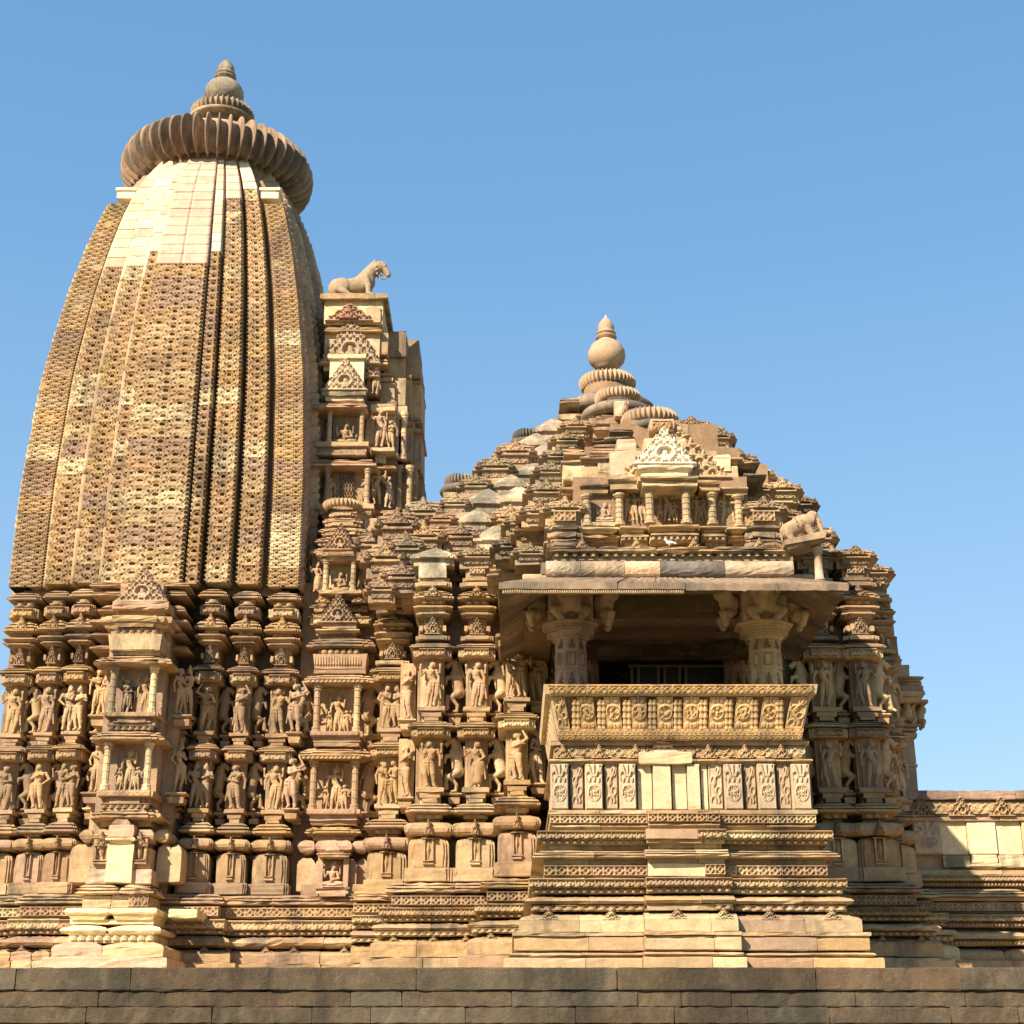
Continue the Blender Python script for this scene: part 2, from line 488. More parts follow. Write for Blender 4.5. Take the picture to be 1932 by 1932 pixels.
def sdf_of(prims, k=.018):
    def f(P):
        D = np.full(len(P), 9.)
        for p in prims:
            if p[0] == 'c':
                a = np.array(p[1]); b = np.array(p[2]); ra, rb = p[3], p[4]
                ab = b - a; t = np.clip(((P - a) @ ab) / max(1e-9, ab @ ab), 0, 1)
                d = np.linalg.norm(P - a - t[:, None] * ab, axis=1) - (ra + (rb - ra) * t)
            elif p[0] == 'e':
                c = np.array(p[1]); r = np.array(p[2])
                q = (P - c) / r; l = np.linalg.norm(q, axis=1)
                d = (l - 1) * r.min()
            elif p[0] == 'b':
                c = np.array(p[1]); r = np.array(p[2]); q = np.abs(P - c) - r
                d = np.linalg.norm(np.maximum(q, 0), axis=1) + np.minimum(q.max(1), 0)
            elif p[0] == '-':                      # cut
                c = np.array(p[1]); r = np.array(p[2]); q = (P - c) / r
                d = (np.linalg.norm(q, axis=1) - 1) * r.min()
                D = np.maximum(D, -d); continue
            kk = p[-1] if isinstance(p[-1], str) else k
            if kk == 'hard': D = np.minimum(D, d)
            else:
                hh = np.clip(.5 + .5 * (D - d) / k, 0, 1)
                D = D + (d - D) * hh - k * hh * (1 - hh)
        return D
    return f
def sculpt(name, prims, h=.0125, k=.010, pad=.03, zmin=None):
    lo = np.full(3, 9.); hi = np.full(3, -9.)
    for p in prims:
        if p[0] == '-': continue
        if p[0] == 'c':
            for q, r in ((p[1], p[3]), (p[2], p[4])):
                lo = np.minimum(lo, np.array(q) - r); hi = np.maximum(hi, np.array(q) + r)
        else: lo = np.minimum(lo, np.array(p[1]) - p[2]); hi = np.maximum(hi, np.array(p[1]) + p[2])
    V, Q = surface_nets(sdf_of(prims, k), lo - pad, hi + pad, h)
    if zmin is not None: V[:, 2] = np.maximum(V[:, 2], zmin)
    return mk_quads(name, V, Q, smooth=True)
def human(x=0., s=1, fem=False, arms=('akimbo', 'down'), turn=0., crown=True, extra=False, face=0., sc=1., skirt=False, y=0.):
    """a standing carved figure one unit high in the three-bend stance; s = side the hip is thrown to"""
    P = []
    def c(a, b, ra, rb): P.append(('c', a, b, ra, rb))
    def e(a, r): P.append(('e', a, r))
    hx, cx, nx_, hd = .035 * s, -.022 * s, -.012 * s, .018 * s + face * .01
    hip = .062 if fem else .052
    for sg in (-1, 1):
        w = (sg == s)
        H_ = (hx + .045 * sg, 0, .485); K = (hx * .9 + (.05 if w else .075) * sg, -.03 if not w else -.01, .275)
        A = (hx * .2 + (.035 if w else .07) * sg, .0, .055)
        c(H_, K, hip, .040); c(K, A, .037, .023); c(A, (A[0] + .012 * sg, -.055, .022), .024, .020)
        e((A[0], 0, .075), (.030, .030, .012))
    e((hx, 0, .52), (.092 if fem else .08, .058, .058)); c((hx, 0, .54), (cx * .5, 0, .62), .055, .046 if fem else .055)
    c((cx * .5, 0, .62), (cx, -.005, .72), .05, .066); e((cx, -.0, .745), (.098 if not fem else .085, .05, .045))
    if fem:
        for sg in (-1, 1): e((cx + .04 * sg, -.052, .715), (.034, .034, .034))
    c((cx, 0, .77), (nx_, -.01, .82), .028, .026)
    e((hd, -.018, .868), (.046, .050, .056)); e((hd + face * .02, -.07, .862), (.011, .014, .018))
    e((hd, -.052, .838), (.026, .02, .014)); e((hd - .045, 0, .862), (.012, .02, .028)); e((hd + .045, 0, .862), (.012, .02, .028))
    if crown:
        c((hd, 0, .905), (hd, .01, .985), .042, .018); e((hd, .0, .912), (.054, .052, .012))
    else: e((hd + .03 * -s, .03, .905), (.05, .05, .04)); e((hd, .0, .895), (.05, .052, .04))
    # belt, sash and garlands
    e((hx, 0, .505), (.102 if fem else .09, .068, .014)); c((hx, -.06, .49), (hx * .6, -.055, .24), .016, .010)
    e((hx, 0, .44), (.105, .060, .012))
    for sg in (-1, 1): c((hx + .09 * sg, 0, .49), (hx + .115 * sg, -.01, .18), .010, .014)
    c((cx - .06, -.045, .76), (cx, -.062, .66), .010, .010); c((cx + .06, -.045, .76), (cx, -.062, .66), .010, .010)
    if skirt: c((hx, 0, .46), (hx * .5, 0, .13), .085, .075)
    sh = .092 if not fem else .082
    L = {'akimbo': ((.150, .0, .63), (.085, -.05, .555)), 'down': ((.135, .01, .62), (.130, -.02, .475)),
         'up': ((.160, -.01, .80), (.10, -.02, .935)), 'chest': ((.135, -.03, .64), (.03, -.085, .70)),
         'hold': ((.145, -.03, .65), (.16, -.07, .77)), 'across': ((.06, -.08, .65), (-.10, -.09, .70)),
         'belly': ((.135, -.03, .62), (.01, -.085, .58))}
    for sg, am in ((-1, arms[0]), (1, arms[1])):
        S = (cx + sh * sg, 0, .752); el, ha = L[am]
        El = (cx + el[0] * sg, el[1], el[2]); Ha = (cx + ha[0] * sg, ha[1], ha[2])
        e(S, (.034, .032, .034)); c(S, El, .030, .024); c(El, Ha, .024, .017)
        d = np.array(Ha) - np.array(El); d = d / (np.linalg.norm(d) + 1e-9)
        e(tuple(np.array(Ha) + d * .018), (.018, .014, .022))
        for t in (-.011, 0, .011):
            q = np.array(Ha) + d * .03; c((q[0] + t, q[1], q[2]), (q[0] + t * 1.3 + d[0] * .022, q[1] - .006, q[2] + d[2] * .022), .0065, .005)
        e((cx + (sh + .02) * sg, 0, .70), (.034, .034, .010))
        if extra:
            c((cx + .07 * sg, .02, .74), (cx + .15 * sg, .02, .72), .022, .018)
            c((cx + .15 * sg, .02, .72), (cx + .155 * sg, -.01, .83), .018, .014)
            e((cx + .155 * sg, -.01, .87), (.022, .018, .04))
    if extra: e((hd, .045, .88), (.095, .014, .095))
    ca, sa = math.cos(turn), math.sin(turn)
    def tr(p): return (x + sc * (p[0] * ca - p[1] * sa), y + sc * (p[0] * sa + p[1] * ca), sc * p[2])
    out = []
    for p in P:
        if p[0] == 'c': out.append(('c', tr(p[1]), tr(p[2]), p[3] * sc, p[4] * sc))
        else: out.append(('e', tr(p[1]), tuple(q * sc for q in p[2])))
    return out
def beast():
    """rearing horned lion-beast with a small crouching attendant, one unit high"""
    P = []
    c = lambda a, b, ra, rb: P.append(('c', a, b, ra, rb)); e = lambda a, r: P.append(('e', a, r))
    e((.06, 0, .36), (.10, .07, .11)); c((.06, 0, .38), (.02, 0, .62), .085, .10); e((.01, -.01, .66), (.10, .08, .09))
    c((.02, 0, .70), (-.0, -.02, .82), .075, .06); e((-.03, -.04, .87), (.075, .06, .055)); c((-.07, -.05, .86), (-.15, -.06, .80), .042, .026)
    c((-.07, -.05, .83), (-.125, -.06, .755), .022, .016); c((0, -.02, .90), (.05, .0, .97), .02, .01); e((-.06, -.095, .885), (.016, .012, .016))
    for i in range(5): c((.05 + .02 * i, 0, .86 - .055 * i), (.085 + .02 * i, -.01, .83 - .06 * i), .026, .014)
    for y in (-.045, .04):
        c((.05, y, .34), (-.06, y - .02, .26), .062, .045); c((-.06, y - .02, .26), (.04, y, .13), .036, .026); c((.04, y, .13), (.03, y, .03), .026, .022); c((.03, y, .03), (-.03, y - .02, .02), .022, .018)
        c((-.02, y, .62), (-.13, y - .03, .60), .042, .03); c((-.13, y - .03, .60), (-.15, y - .04, .50), .028, .022)
    c((.13, .02, .32), (.19, .03, .45), .02, .018); c((.19, .03, .45), (.16, .02, .60), .018, .026)
    e((-.13, -.02, .10), (.045, .045, .06)); c((-.13, -.02, .15), (-.12, -.03, .23), .04, .035); e((-.12, -.035, .28), (.034, .034, .038)); c((-.13, -.03, .2), (-.05, -.06, .25), .018, .014)
    c((-.15, -.02, .08), (-.2, -.05, .04), .03, .02)
    return P
def seated(fem=False):
    P = [p for p in human(0, 1, fem, ('hold', 'belly'), extra=True)]
    out = []
    for p in P:                      # keep the upper body, lower it, add crossed legs
        z = min(p[1][2], p[2][2]) if p[0] == 'c' else p[1][2]
        if z < .50: continue
        if p[0] == 'c': out.append(('c', (p[1][0] * 1.25, p[1][1] * 1.25, (p[1][2] - .42) * 1.25), (p[2][0] * 1.25, p[2][1] * 1.25, (p[2][2] - .42) * 1.25), p[3] * 1.25, p[4] * 1.25))
        else: out.append(('e', (p[1][0] * 1.25, p[1][1] * 1.25, (p[1][2] - .42) * 1.25), tuple(q * 1.25 for q in p[2])))
    for sg in (-1, 1):
        out += [('c', (.05 * sg, 0, .12), (.22 * sg, -.09, .10), .075, .055), ('c', (.22 * sg, -.09, .10), (-.02 * sg, -.15, .06), .05, .035), ('e', (-.07 * sg, -.16, .055), (.045, .03, .02))]
    out.append(('b', (0, -.02, .0), (.26, .14, .035)))
    return out
FIG = {}
def _f(key, prims, h=.0088): FIG[key] = sculpt('figure_' + key, prims, h, zmin=0)
_f('a', human(0, 1, True, ('akimbo', 'chest')))
_f('b', human(0, -1, False, ('down', 'hold'), extra=True))
_f('c', human(0, 1, True, ('up', 'belly'), turn=.5, crown=False))
_f('d', human(0, -1, True, ('across', 'up'), turn=-.6, crown=False))
_f('e', human(0, 1, False, ('hold', 'akimbo'), skirt=True))
_f('f', human(0, 1, False, ('down', 'down'), extra=True))
_f('g', human(0, -1, True, ('belly', 'down'), crown=False))
_f('pair', human(-.105, 1, False, ('akimbo', 'across'), turn=.35) + human(.11, -1, True, ('across', 'chest'), turn=-.35, sc=.97, y=-.02))
_f('pair2', human(-.12, 1, True, ('down', 'across'), turn=.5, sc=.96, crown=False, y=-.03) + human(.09, -1, False, ('belly', 'hold'), turn=-.25))
_f('trio', human(0, 1, False, ('down', 'hold'), extra=True) + human(-.19, 1, True, ('chest', 'down'), sc=.58, crown=False, y=-.03) + human(.19, -1, True, ('down', 'chest'), sc=.6, crown=False, y=-.03), .0098)
_f('beast', beast())
_f('sit', seated())
_f('sit2', seated(True))
def figure(key, x, Y, z, H, parent, col='wall', flip=1, name=None, wide=1.12, mat=None, rotz=0, label=None):
    nm = name or {'pair': 'carved_couple', 'pair2': 'carved_couple', 'trio': 'carved_deity_group', 'beast': 'rearing_beast', 'sit': 'seated_deity', 'sit2': 'seated_deity'}.get(key, 'carved_figure')
    return add(nm, FIG[key], (x, Y, z), parent, col, mat, scale=(H * wide * flip, H, H), rotz=rotz, label=label)

def colonnette_mesh():
    prof = []
    def band(z, r, t=.018): prof.extend([(.088, z - t), (r, z - t * .4), (r, z + t * .4), (.088, z + t)])
    prof += [(.13, 0), (.13, .05), (.11, .06), (.12, .08), (.12, .11), (.085, .13)]
    for z in (.24, .40, .56, .72): band(z, .104, .012)
    prof += [(.085, .84), (.11, .86), (.125, .875), (.10, .90), (.13, .925), (.14, .95), (.14, 1.0)]
    return lathe('colonnette', [(r, z) for r, z in prof], 10, smooth=False)
COLN = colonnette_mesh()
def colonnette(x, Y, z0, h, parent, w=.13, col='wall', mat=None):
    return add('colonnette', COLN, (x, Y, z0), parent, col, mat, scale=(w / .25, w / .25, h))
# ================================================================== ground and platform
g = add('ground', mk('ground', [(-400, -300, 0), (400, -300, 0), (400, 600, 0), (-400, 600, 0)], [(0, 1, 2, 3)]), (0, 0, 0), None, TAN, 'soil')
g['kind'] = 'structure'
PF = 17.95                                            # face of the platform wall
PZ = ZF(1825, PF)                                     # its top
plat = thing('stone_platform', (0, PF, 0), 'broad plinth of large weathered stone blocks, tree shade put into their dark colour, carrying the whole temple', 'platform')
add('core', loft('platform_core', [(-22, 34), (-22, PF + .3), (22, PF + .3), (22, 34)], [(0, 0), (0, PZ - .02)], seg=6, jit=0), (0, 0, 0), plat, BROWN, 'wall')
DUST_SHADED = (.145, .122, .084); GRIM_SHADED = (.128, .100, .062); REDD_SHADED = (.138, .098, .060)  # weathered stone tones, darkened further to stand for tree shade
add('core', loft('paving', [(-22, 34), (-22, PF + .5), (22, PF + .5), (22, 34)], [(0, 0), (0, .03)], seg=6, jit=0), (0, 0, PZ - .03), plat, TAN, 'stone')
rowsz = [PZ, ZF(1869, PF), ZF(1900, PF), ZF(1932, PF), .95, .62, .3, -.05]
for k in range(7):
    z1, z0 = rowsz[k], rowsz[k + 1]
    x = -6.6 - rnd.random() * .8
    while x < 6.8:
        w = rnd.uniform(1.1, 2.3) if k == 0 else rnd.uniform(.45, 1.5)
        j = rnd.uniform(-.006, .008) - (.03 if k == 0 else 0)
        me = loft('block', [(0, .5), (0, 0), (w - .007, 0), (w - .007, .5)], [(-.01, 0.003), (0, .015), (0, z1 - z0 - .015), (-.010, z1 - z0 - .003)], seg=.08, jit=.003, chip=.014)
        o = add('stone_block', me, (x, PF + j, z0), plat, rnd.choice([GRIM_SHADED, GRIM_SHADED, DUST_SHADED, GRIM_SHADED, REDD_SHADED]), 'wall')
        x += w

# ================================================================== wall pilaster with its courses, figures and base
def tbl(T, Yref):
    out = []
    for row in T:
        kind, y0, y1, o = row[:4]
        Y = Yref - max(o, 0)
        out.append((kind, ZF(y1, Y), ZF(y0, Y), o) + tuple(row[4:]))
    return out
# upper-zone tables: (kind, top, bottom, stand-out)
T_TOWER = [('kap', 1108, 1126, .10), ('dent', 1128, 1138, .04), ('fri', 1141, 1158, .06), ('kap', 1164, 1186, .12, 'p'), ('dent', 1187, 1194, .02),
    ('lip', 1196, 1204, .12), ('lip', 1207, 1214, .07), ('udg', 1216, 1250, 0), ('kap', 1251, 1264, .12), ('fri', 1267, 1285, .07),
    ('fig', 1288, 1380, 0), ('pedl', 1380, 1402, 0), ('kap', 1400, 1413, .12), ('fri', 1414, 1431, .07), ('fig', 1434, 1525, 0), ('pedl', 1525, 1550, 0),
    ('kap', 1549, 1571, .13), ('dent', 1572, 1577, .04), ('torus', 1580, 1601, .14, 'g'), ('khura', 1606, 1664, .08, 'n'), ('slab', 1664, 1686, .13)]
B_TOWER = [('kap', 1687, 1707, .28), ('dia', 1710, 1732, .2), ('lot', 1735, 1756, .33), ('dent', 1756, 1764, .3), ('roll', 1766, 1788, .44), ('shoulder', 1791, 1818, .46), ('slab', 1818, 1850, .56)]
T_HALL = [('blk', 1062, 1087, -.02), ('slab', 1088, 1095, .03), ('slab', 1097, 1105, .07), ('kap', 1110, 1129, .1, 'p'), ('dent', 1130, 1138, .03), ('lip', 1141, 1151, .1),
    ('lip', 1154, 1162, .06), ('udg', 1164, 1197, 0), ('slab', 1198, 1206, .05), ('kap', 1209, 1221, .13), ('fri', 1223, 1239, .08),
    ('fig', 1242, 1334, 0), ('pedl', 1334, 1359, 0), ('kap', 1358, 1371, .13), ('fri', 1373, 1389, .08), ('fig', 1391, 1486, 0), ('pedl', 1486, 1514, 0),
    ('kap', 1513, 1533, .14), ('dent', 1533, 1543, .05), ('torus', 1550, 1575, .15, 'g'), ('khura', 1579, 1636, .08, 'n'), ('slab', 1636, 1663, .13)]
B_HALL = [('kap', 1664, 1684, .3), ('dia', 1688, 1710, .2), ('lot', 1712, 1729, .36), ('dent', 1730, 1738, .32), ('roll', 1741, 1758, .46), ('dent', 1758, 1766, .4), ('shoulder', 1768, 1806, .46), ('slab', 1807, 1850, .58)]
NM = {'kap': 'cornice', 'lip': 'flared_slab', 'slab': 'plain_course', 'dent': 'dentil_course', 'fri': 'frieze_block', 'torus': 'rounded_course', 'khura': 'shouldered_panel', 'blk': 'wall_block', 'dia': 'diamond_frieze', 'lot': 'lotus_frieze', 'roll': 'base_moulding', 'shoulder': 'plinth_block'}
def mini_niche(cx, Y, z0, h, w, parent, col='wall', seat=False):
    """small framed niche laid on a plinth: sill, two posts, lintel and a carved lozenge or seated figure"""
    f = course('slab', cx, w * .98, Y, z0, z0 + h * .06, parent, 'niche_sill', d=.06, o=.0, col=col, seg=.3)
    course('lip', cx, w * 1.1, Y, z0 + h * .06, z0 + h * .14, parent, 'niche_sill', d=.08, col=col, seg=.3)
    for s in (-1, 1):
        course('rec', cx + s * w * .40, w * .16, Y, z0 + h * .14, z0 + h * .84, parent, 'niche_post', d=.08, col=col, seg=.3, jit=.002)
    course('kap', cx, w * .98, Y, z0 + h * .84, z0 + h * .94, parent, 'niche_lintel', d=.08, o=.02, col=col, seg=.3)
    if seat: figure('sit', cx, Y + .07, z0 + h * .14, h * .80, parent, col)
    else:
        q = h * .34; cz = z0 + h * .5
        me = mk('lozenge', [(-w * .2, 0, 0), (0, -.03, 0), (w * .2, 0, 0), (0, 0, q), (0, 0, -q), (0, .06, 0)], [(0, 4, 1), (1, 4, 2), (0, 1, 3), (1, 2, 3), (0, 3, 5), (3, 2, 5), (0, 5, 4), (4, 5, 2)])
        add('lozenge_carving', me, (cx, Y + .035, cz), parent, col)
def upper_band(par, cx, w, Yf, T, Yref, figs, dback=.6, st=.05, pal='wall', skip=(), yshift=0, flip=1, osc=1.0):
    """one vertical wall strip; T is turned into heights at Yref, so all strips share their levels"""
    dY = 0
    fi = 0
    for row in tbl(T, Yref):
        kind, z0, z1, o = row[:4]; ex = row[4] if len(row) > 4 else ''
        z0 += yshift; z1 += yshift; o *= osc
        if kind in skip: continue
        W_ = w; c = pick(pal); h = z1 - z0
        if kind in ('kap', 'lip', 'slab', 'torus', 'khura', 'blk'):
            blk = course('rec' if kind == 'blk' else kind, cx, W_ * (.94 if kind in ('lip',) else 1), Yf, z0, z1, par, NM[kind], d=dback, o=o, st=st, col=c, chip=.012, jit=.003, mat='old' if rnd.random() < .22 else None)
            if kind == 'kap' and ex == 'p': pediment(cx, w * .75, Yf - o + .05, z0 + h * .22, h * 1.1, blk, 2, c)
            if kind == 'torus': pediment(cx, w * .34, Yf - o - .02, z0 + h * .0, h * 1.15, blk, 2, c, name='arch_ornament')
            if kind == 'khura': mini_niche(cx, Yf - o - .045, z0 + h * .08, h * 1.0, w * .36, blk, c)
            if kind == 'blk': frieze('dia', cx, w * .6, Yf - o, z0 + h * .2, h * .55, blk, 1., col=c)
        elif kind == 'dent':
            blk = course('rec', cx, W_ - .06, Yf, z0, z1, par, 'recessed_course', d=dback, o=min(o - .04, .0), st=st, col=c, seg=.3)
            frieze('dent', cx, w * .9, Yf - min(o - .04, 0), z0, h, blk, 1.9, 'dentils', c, depth=.045)
        elif kind == 'fri':
            blk = course('slab', cx, W_, Yf, z0, z1, par, 'frieze_block', d=dback, o=o, st=st, col=c)
            frieze('lotus', cx, (w + 2 * o) * .66, Yf - o, z0 + .01, h - .02, blk, 1.1, col=c, depth=.045)
        elif kind == 'udg':
            course('rec', cx, W_ * .8, Yf, z0, z1, par, 'wall_block', d=dback, o=-.05, st=st, col=c)
            pediment(cx, w * .62, Yf + .03, z0, h, par, 1, pick(pal), name='gable')
            for s in (-1, 1): course('slab', cx + s * w * .42, w * .13, Yf + .02, z0 + h * .2, z0 + h * .55, par, 'side_block', d=.2, col=c, seg=.3)
        elif kind == 'fig':
            course('rec', cx, W_ * .84, Yf + .1, z0, z1 + .03, par, 'wall_shaft', d=dback, st=.04, col=c, seg=.2)
            k = figs[fi] if fi < len(figs) else 'a'; fi += 1
            fl = flip if k not in ('pair', 'trio') else 1
            figure(k, cx + rnd.uniform(-.01, .01), Yf + .0, z0, h * .98, par, pick(pal), fl, wide=1.28 if k not in ('pair', 'pair2', 'trio') else 1.1)
        elif kind == 'pedl':
            course('slab', cx, W_ * .74, Yf, z1 - h * .34, z1, par, 'pedestal', d=dback, o=.05, col=c, chip=.01)
            course('itaper', cx, W_ * .64, Yf, z0 + h * .30, z1 - h * .38, par, 'pedestal', d=dback, o=.02, col=c)
            course('rec', cx, W_ * .42, Yf + .02, z0, z0 + h * .30, par, 'pedestal', d=dback, o=.02, col=c)
        # filler behind every course
    zz = tbl(T, Yref)
    course('rec', cx, w * .7, Yf + .14, min(r[1] for r in zz) + yshift, max(r[2] for r in zz) + yshift, par, 'wall_core', d=dback, col=pal, seg=1, jit=0)
def base_run(par, x0, x1, Yf, T, Yref, pal='base', dback=.9, ends=True, chip=.03, rep=None):
    """base courses of one projection, each cut into stones"""
    for row in tbl(T, Yref):
        kind, z0, z1, o = row[:4]; h = z1 - z0
        a = x0 - (o if ends else 0); b = x1 + (o if ends else 0)
        n = max(1, round((b - a) / rnd.uniform(.75, 1.1)))
        cuts = [a + (b - a) * i / n + (rnd.uniform(-.1, .1) if 0 < i < n else 0) for i in range(n + 1)]
        for i in range(n):
            c = pick(pal); w = cuts[i + 1] - cuts[i] - .006; cx = (cuts[i] + cuts[i + 1]) / 2; j = rnd.uniform(-.012, .012)
            k = {'dia': 'rec', 'lot': 'rec', 'dent': 'rec'}.get(kind, kind)
            P = [(-w / 2, dback), (-w / 2, 0), (w / 2, 0), (w / 2, dback)]
            pf = prof_of(k, 0, h)
            # stones butt end to end: only their faces are moulded
            me = loft(kind, P, [(0, z) for _, z in pf], seg=.12, jit=.0)
            cnt = len(me.vertices) // len(pf)
            co = np.zeros(len(me.vertices) * 3, 'f4'); me.vertices.foreach_get('co', co); co = co.reshape(-1, 3)
            for r_ in range(len(pf)):
                s_ = slice(r_ * cnt, (r_ + 1) * cnt); fr = co[s_, 1] < .001
                amp = .007 if kind in ('roll', 'shoulder', 'kap') else .004
                rs = np.random.RandomState(rnd.randrange(1 << 30))
                big = h > .14 and kind in ('shoulder', 'slab'); dy = -pf[r_][0] + rs.normal(0, amp * (.35 if big else 1), cnt) + (rs.rand(cnt) < (.15 if not big else .3 if r_ >= len(pf) - 2 else 0)) * rs.rand(cnt) * chip * 2
                blk = co[s_]; blk[:, 1] = np.where(fr, dy, blk[:, 1]); blk[:, 2] += np.where(fr, rs.normal(0, amp * .6, cnt), 0)
                if i == 0 and ends: blk[:, 0] = np.where(co[s_, 0] < -w / 2 + .001, blk[:, 0] - pf[r_][0], blk[:, 0])
                if i == n - 1 and ends: blk[:, 0] = np.where(co[s_, 0] > w / 2 - .001, blk[:, 0] + pf[r_][0], blk[:, 0])
                co[s_] = blk
            me.vertices.foreach_set('co', co.ravel()); me.update()
            blk = add(NM[kind], me, (cx, Yf - o + j, z0 + rnd.uniform(-.003, .003)), par, c, 'old' if rnd.random() < .25 else 'stone')
            Y = Yf - o + j
            if kind == 'dia': frieze('dia', cx, w, Y, z0 + h * .08, h * .8, blk, 1.15, col=c, depth=.05)
            if kind == 'lot': frieze('lotus', cx, w, Y, z0 + h * .06, h * .88, blk, 1.1, col=c, depth=.05)
            if kind == 'dent': frieze('dent', cx, w, Y, z0 + h * .1, h * .9, blk, 2.0, 'dentils', c, depth=.04)
            if kind == 'shoulder':
                for q in range(max(1, round(w / .55))):
                    xx = cx - w / 2 + w * (q + .5) / max(1, round(w / .55))
                    pediment(xx, .26, Y + .09, z0 + h * .64, .12, blk, 2, c, name='arch_ornament')

# ================================================================== the curved tower
X0, AY = -6.05, 27.1
tower = thing('temple_tower', (X0, AY, PZ), 'tall curved sandstone temple tower capped by a ribbed disc and pot finial', 'tower')
def hs(z):                                            # half width of the spire against height above the eye
    return float(np.interp(z - CZ, [6.5, 7.6, 9.5, 11.6, 13.3, 14.5, 15.3, 16.0, 16.6, 17.0, 17.3], [2.46, 2.46, 2.45, 2.34, 2.13, 1.92, 1.74, 1.52, 1.24, 1.0, .84]))
HSZ = np.linspace(CZ + 6.5, CZ + 17.3, 160)
_raw = np.array([hs(z) for z in HSZ]); _k = np.ones(9) / 9
HSV = np.convolve(np.pad(_raw, 4, mode='edge'), _k, 'valid')
def hz(z): return np.interp(z, HSZ, HSV)
BANDS = [(-1.0, -.765, 0, 'k'), (-.735, -.555, .14, 'a'), (-.525, -.355, .20, 'b'), (-.325, -.235, .34, 'c'), (-.232, .0, .42, 'd'), (.0, .228, .42, 'd'),
         (.245, .335, .34, 'c'), (.362, .535, .26, 'b'), (.568, .74, .14, 'a'), (.775, 1.0, 0, 'k')]
CH = .33
ZB = ZF(1100, 24.4)
def band_bend(xa, xb, proj, z0, z1, side=0, back=.34):
    def f(V):
        u = V[:, 0] + .5; t = V[:, 2]; dep = V[:, 1]
        z = z0 + (z1 - z0) * t; h = hz(z)
        x = (xa + (xb - xa) * u) * h
        y = -(h + proj * h / 2.45) + np.where(dep > .02, back, dep)
        # the back edge leans in like the face
        if side == 0: X, Y = X0 + x, AY + y
        elif side == 1: X, Y = X0 - y, AY + x
        else: X, Y = X0 + y, AY - x
        return np.stack([X - X0, Y - AY, z - PZ], -1)
    return f
TW, TH = .45, .165                                    # one lattice cell: width and height in metres
def lattice(u, v):
    """u, v in cells: horseshoe arches in alternate rows joined by scrolls, cut through a flat face"""
    H = np.full(u.shape, .82)
    def arch(H, x, y):
        r = np.hypot(x, (y + .004) * 1.0)
        H = np.where((np.abs(r - .074) < .0085) & (y > -.05), .0, H)
        H = np.where((np.abs(np.abs(x) - .012 - .5 * np.maximum(0, .105 - y)) < .008) & (y > .065), .0, H)
        H = np.where((np.hypot(x, y * 1.05) < .040) & (y > -.010), -1.1, H)
        H = np.where((np.hypot(x, y * 1.05) < .036) & (y <= -.010) & (y > -.03), .25, H)
        return H
    for k in (-1, 0, 1):
        fx = (u - np.floor(u) - .5) * TW; fy = (v - np.floor(v) - .5) * TH
        H = arch(H, fx, fy - k * TH) if k == 0 else H
        gx = (u + .5 - np.floor(u + .5) - .5) * TW; gy = (v + .5 - np.floor(v + .5) - .5) * TH
        H = arch(H, gx, gy) if k == 0 else H
    for sx in (-1, 1):                                  # drilled squares and curls between the arches
        for (ox, oy) in ((.098, .058), (.127, -.024)):
            dx = np.abs(fx - sx * ox); dy = np.abs(fy - oy)
            H = np.where((dx < .0125) & (dy < .0125), -.9, H)
        H = np.where((np.abs(np.hypot(fx - sx * .112, fy + .045) - .026) < .007) & (fy > -.06), .3, H)
    H = np.where((np.abs(fy + .078) < .006) & (np.abs(fx) > .09), .35, H)
    return H
def carved_course(n, phase, plainb=False, seed=0, edge=(1, 1), rows=2, ru=30, rv=12):
    rs = np.random.RandomState(seed)
    if plainb: u, v = uv(9, 7); H = np.full(u.shape, .8) + rs.normal(0, .04, u.shape); return H, None
    u, v = uv(int(ru * n) + 1, rv * rows + 1)
    vv = v * rows
    H = lattice(u * n + phase, np.minimum(vv, rows - 1e-4))
    if rs.rand() < .35:                                 # worn or broken places
        cx, cy = rs.rand(2); w_ = np.clip(1 - np.hypot((u - cx) * 1.2, (v - cy)) / .35, 0, 1); H = H * (1 - w_) + .35 * w_
    H = H + rs.normal(0, .035, H.shape)
    mask = np.ones(u.shape, bool)
    if edge:
        e = np.minimum(u + 9 * (1 - edge[0]), 1 - u + 9 * (1 - edge[1])) * n; fr = (vv * 2) % 1.0
        mask = ~((e < .055) & (fr < .45))
    return H, mask
nth = 0
front_parts = []
ncs = int((CZ + 17.05 - ZB) / CH)
top_z = {0: 99, 1: 13.75, 2: 13.8, 3: 14.0, 4: 13.7, 5: 13.7, 6: 13.9, 7: 15.45, 8: 15.65, 9: 99}
ZKT = ZF(356, 25.3)
TEETH = {0: (0, 1), 1: (0, 0), 2: (0, 0), 3: (0, 0), 4: (0, 0), 5: (0, 1), 6: (0, 1), 7: (1, 1), 8: (1, 1), 9: (1, 1)}
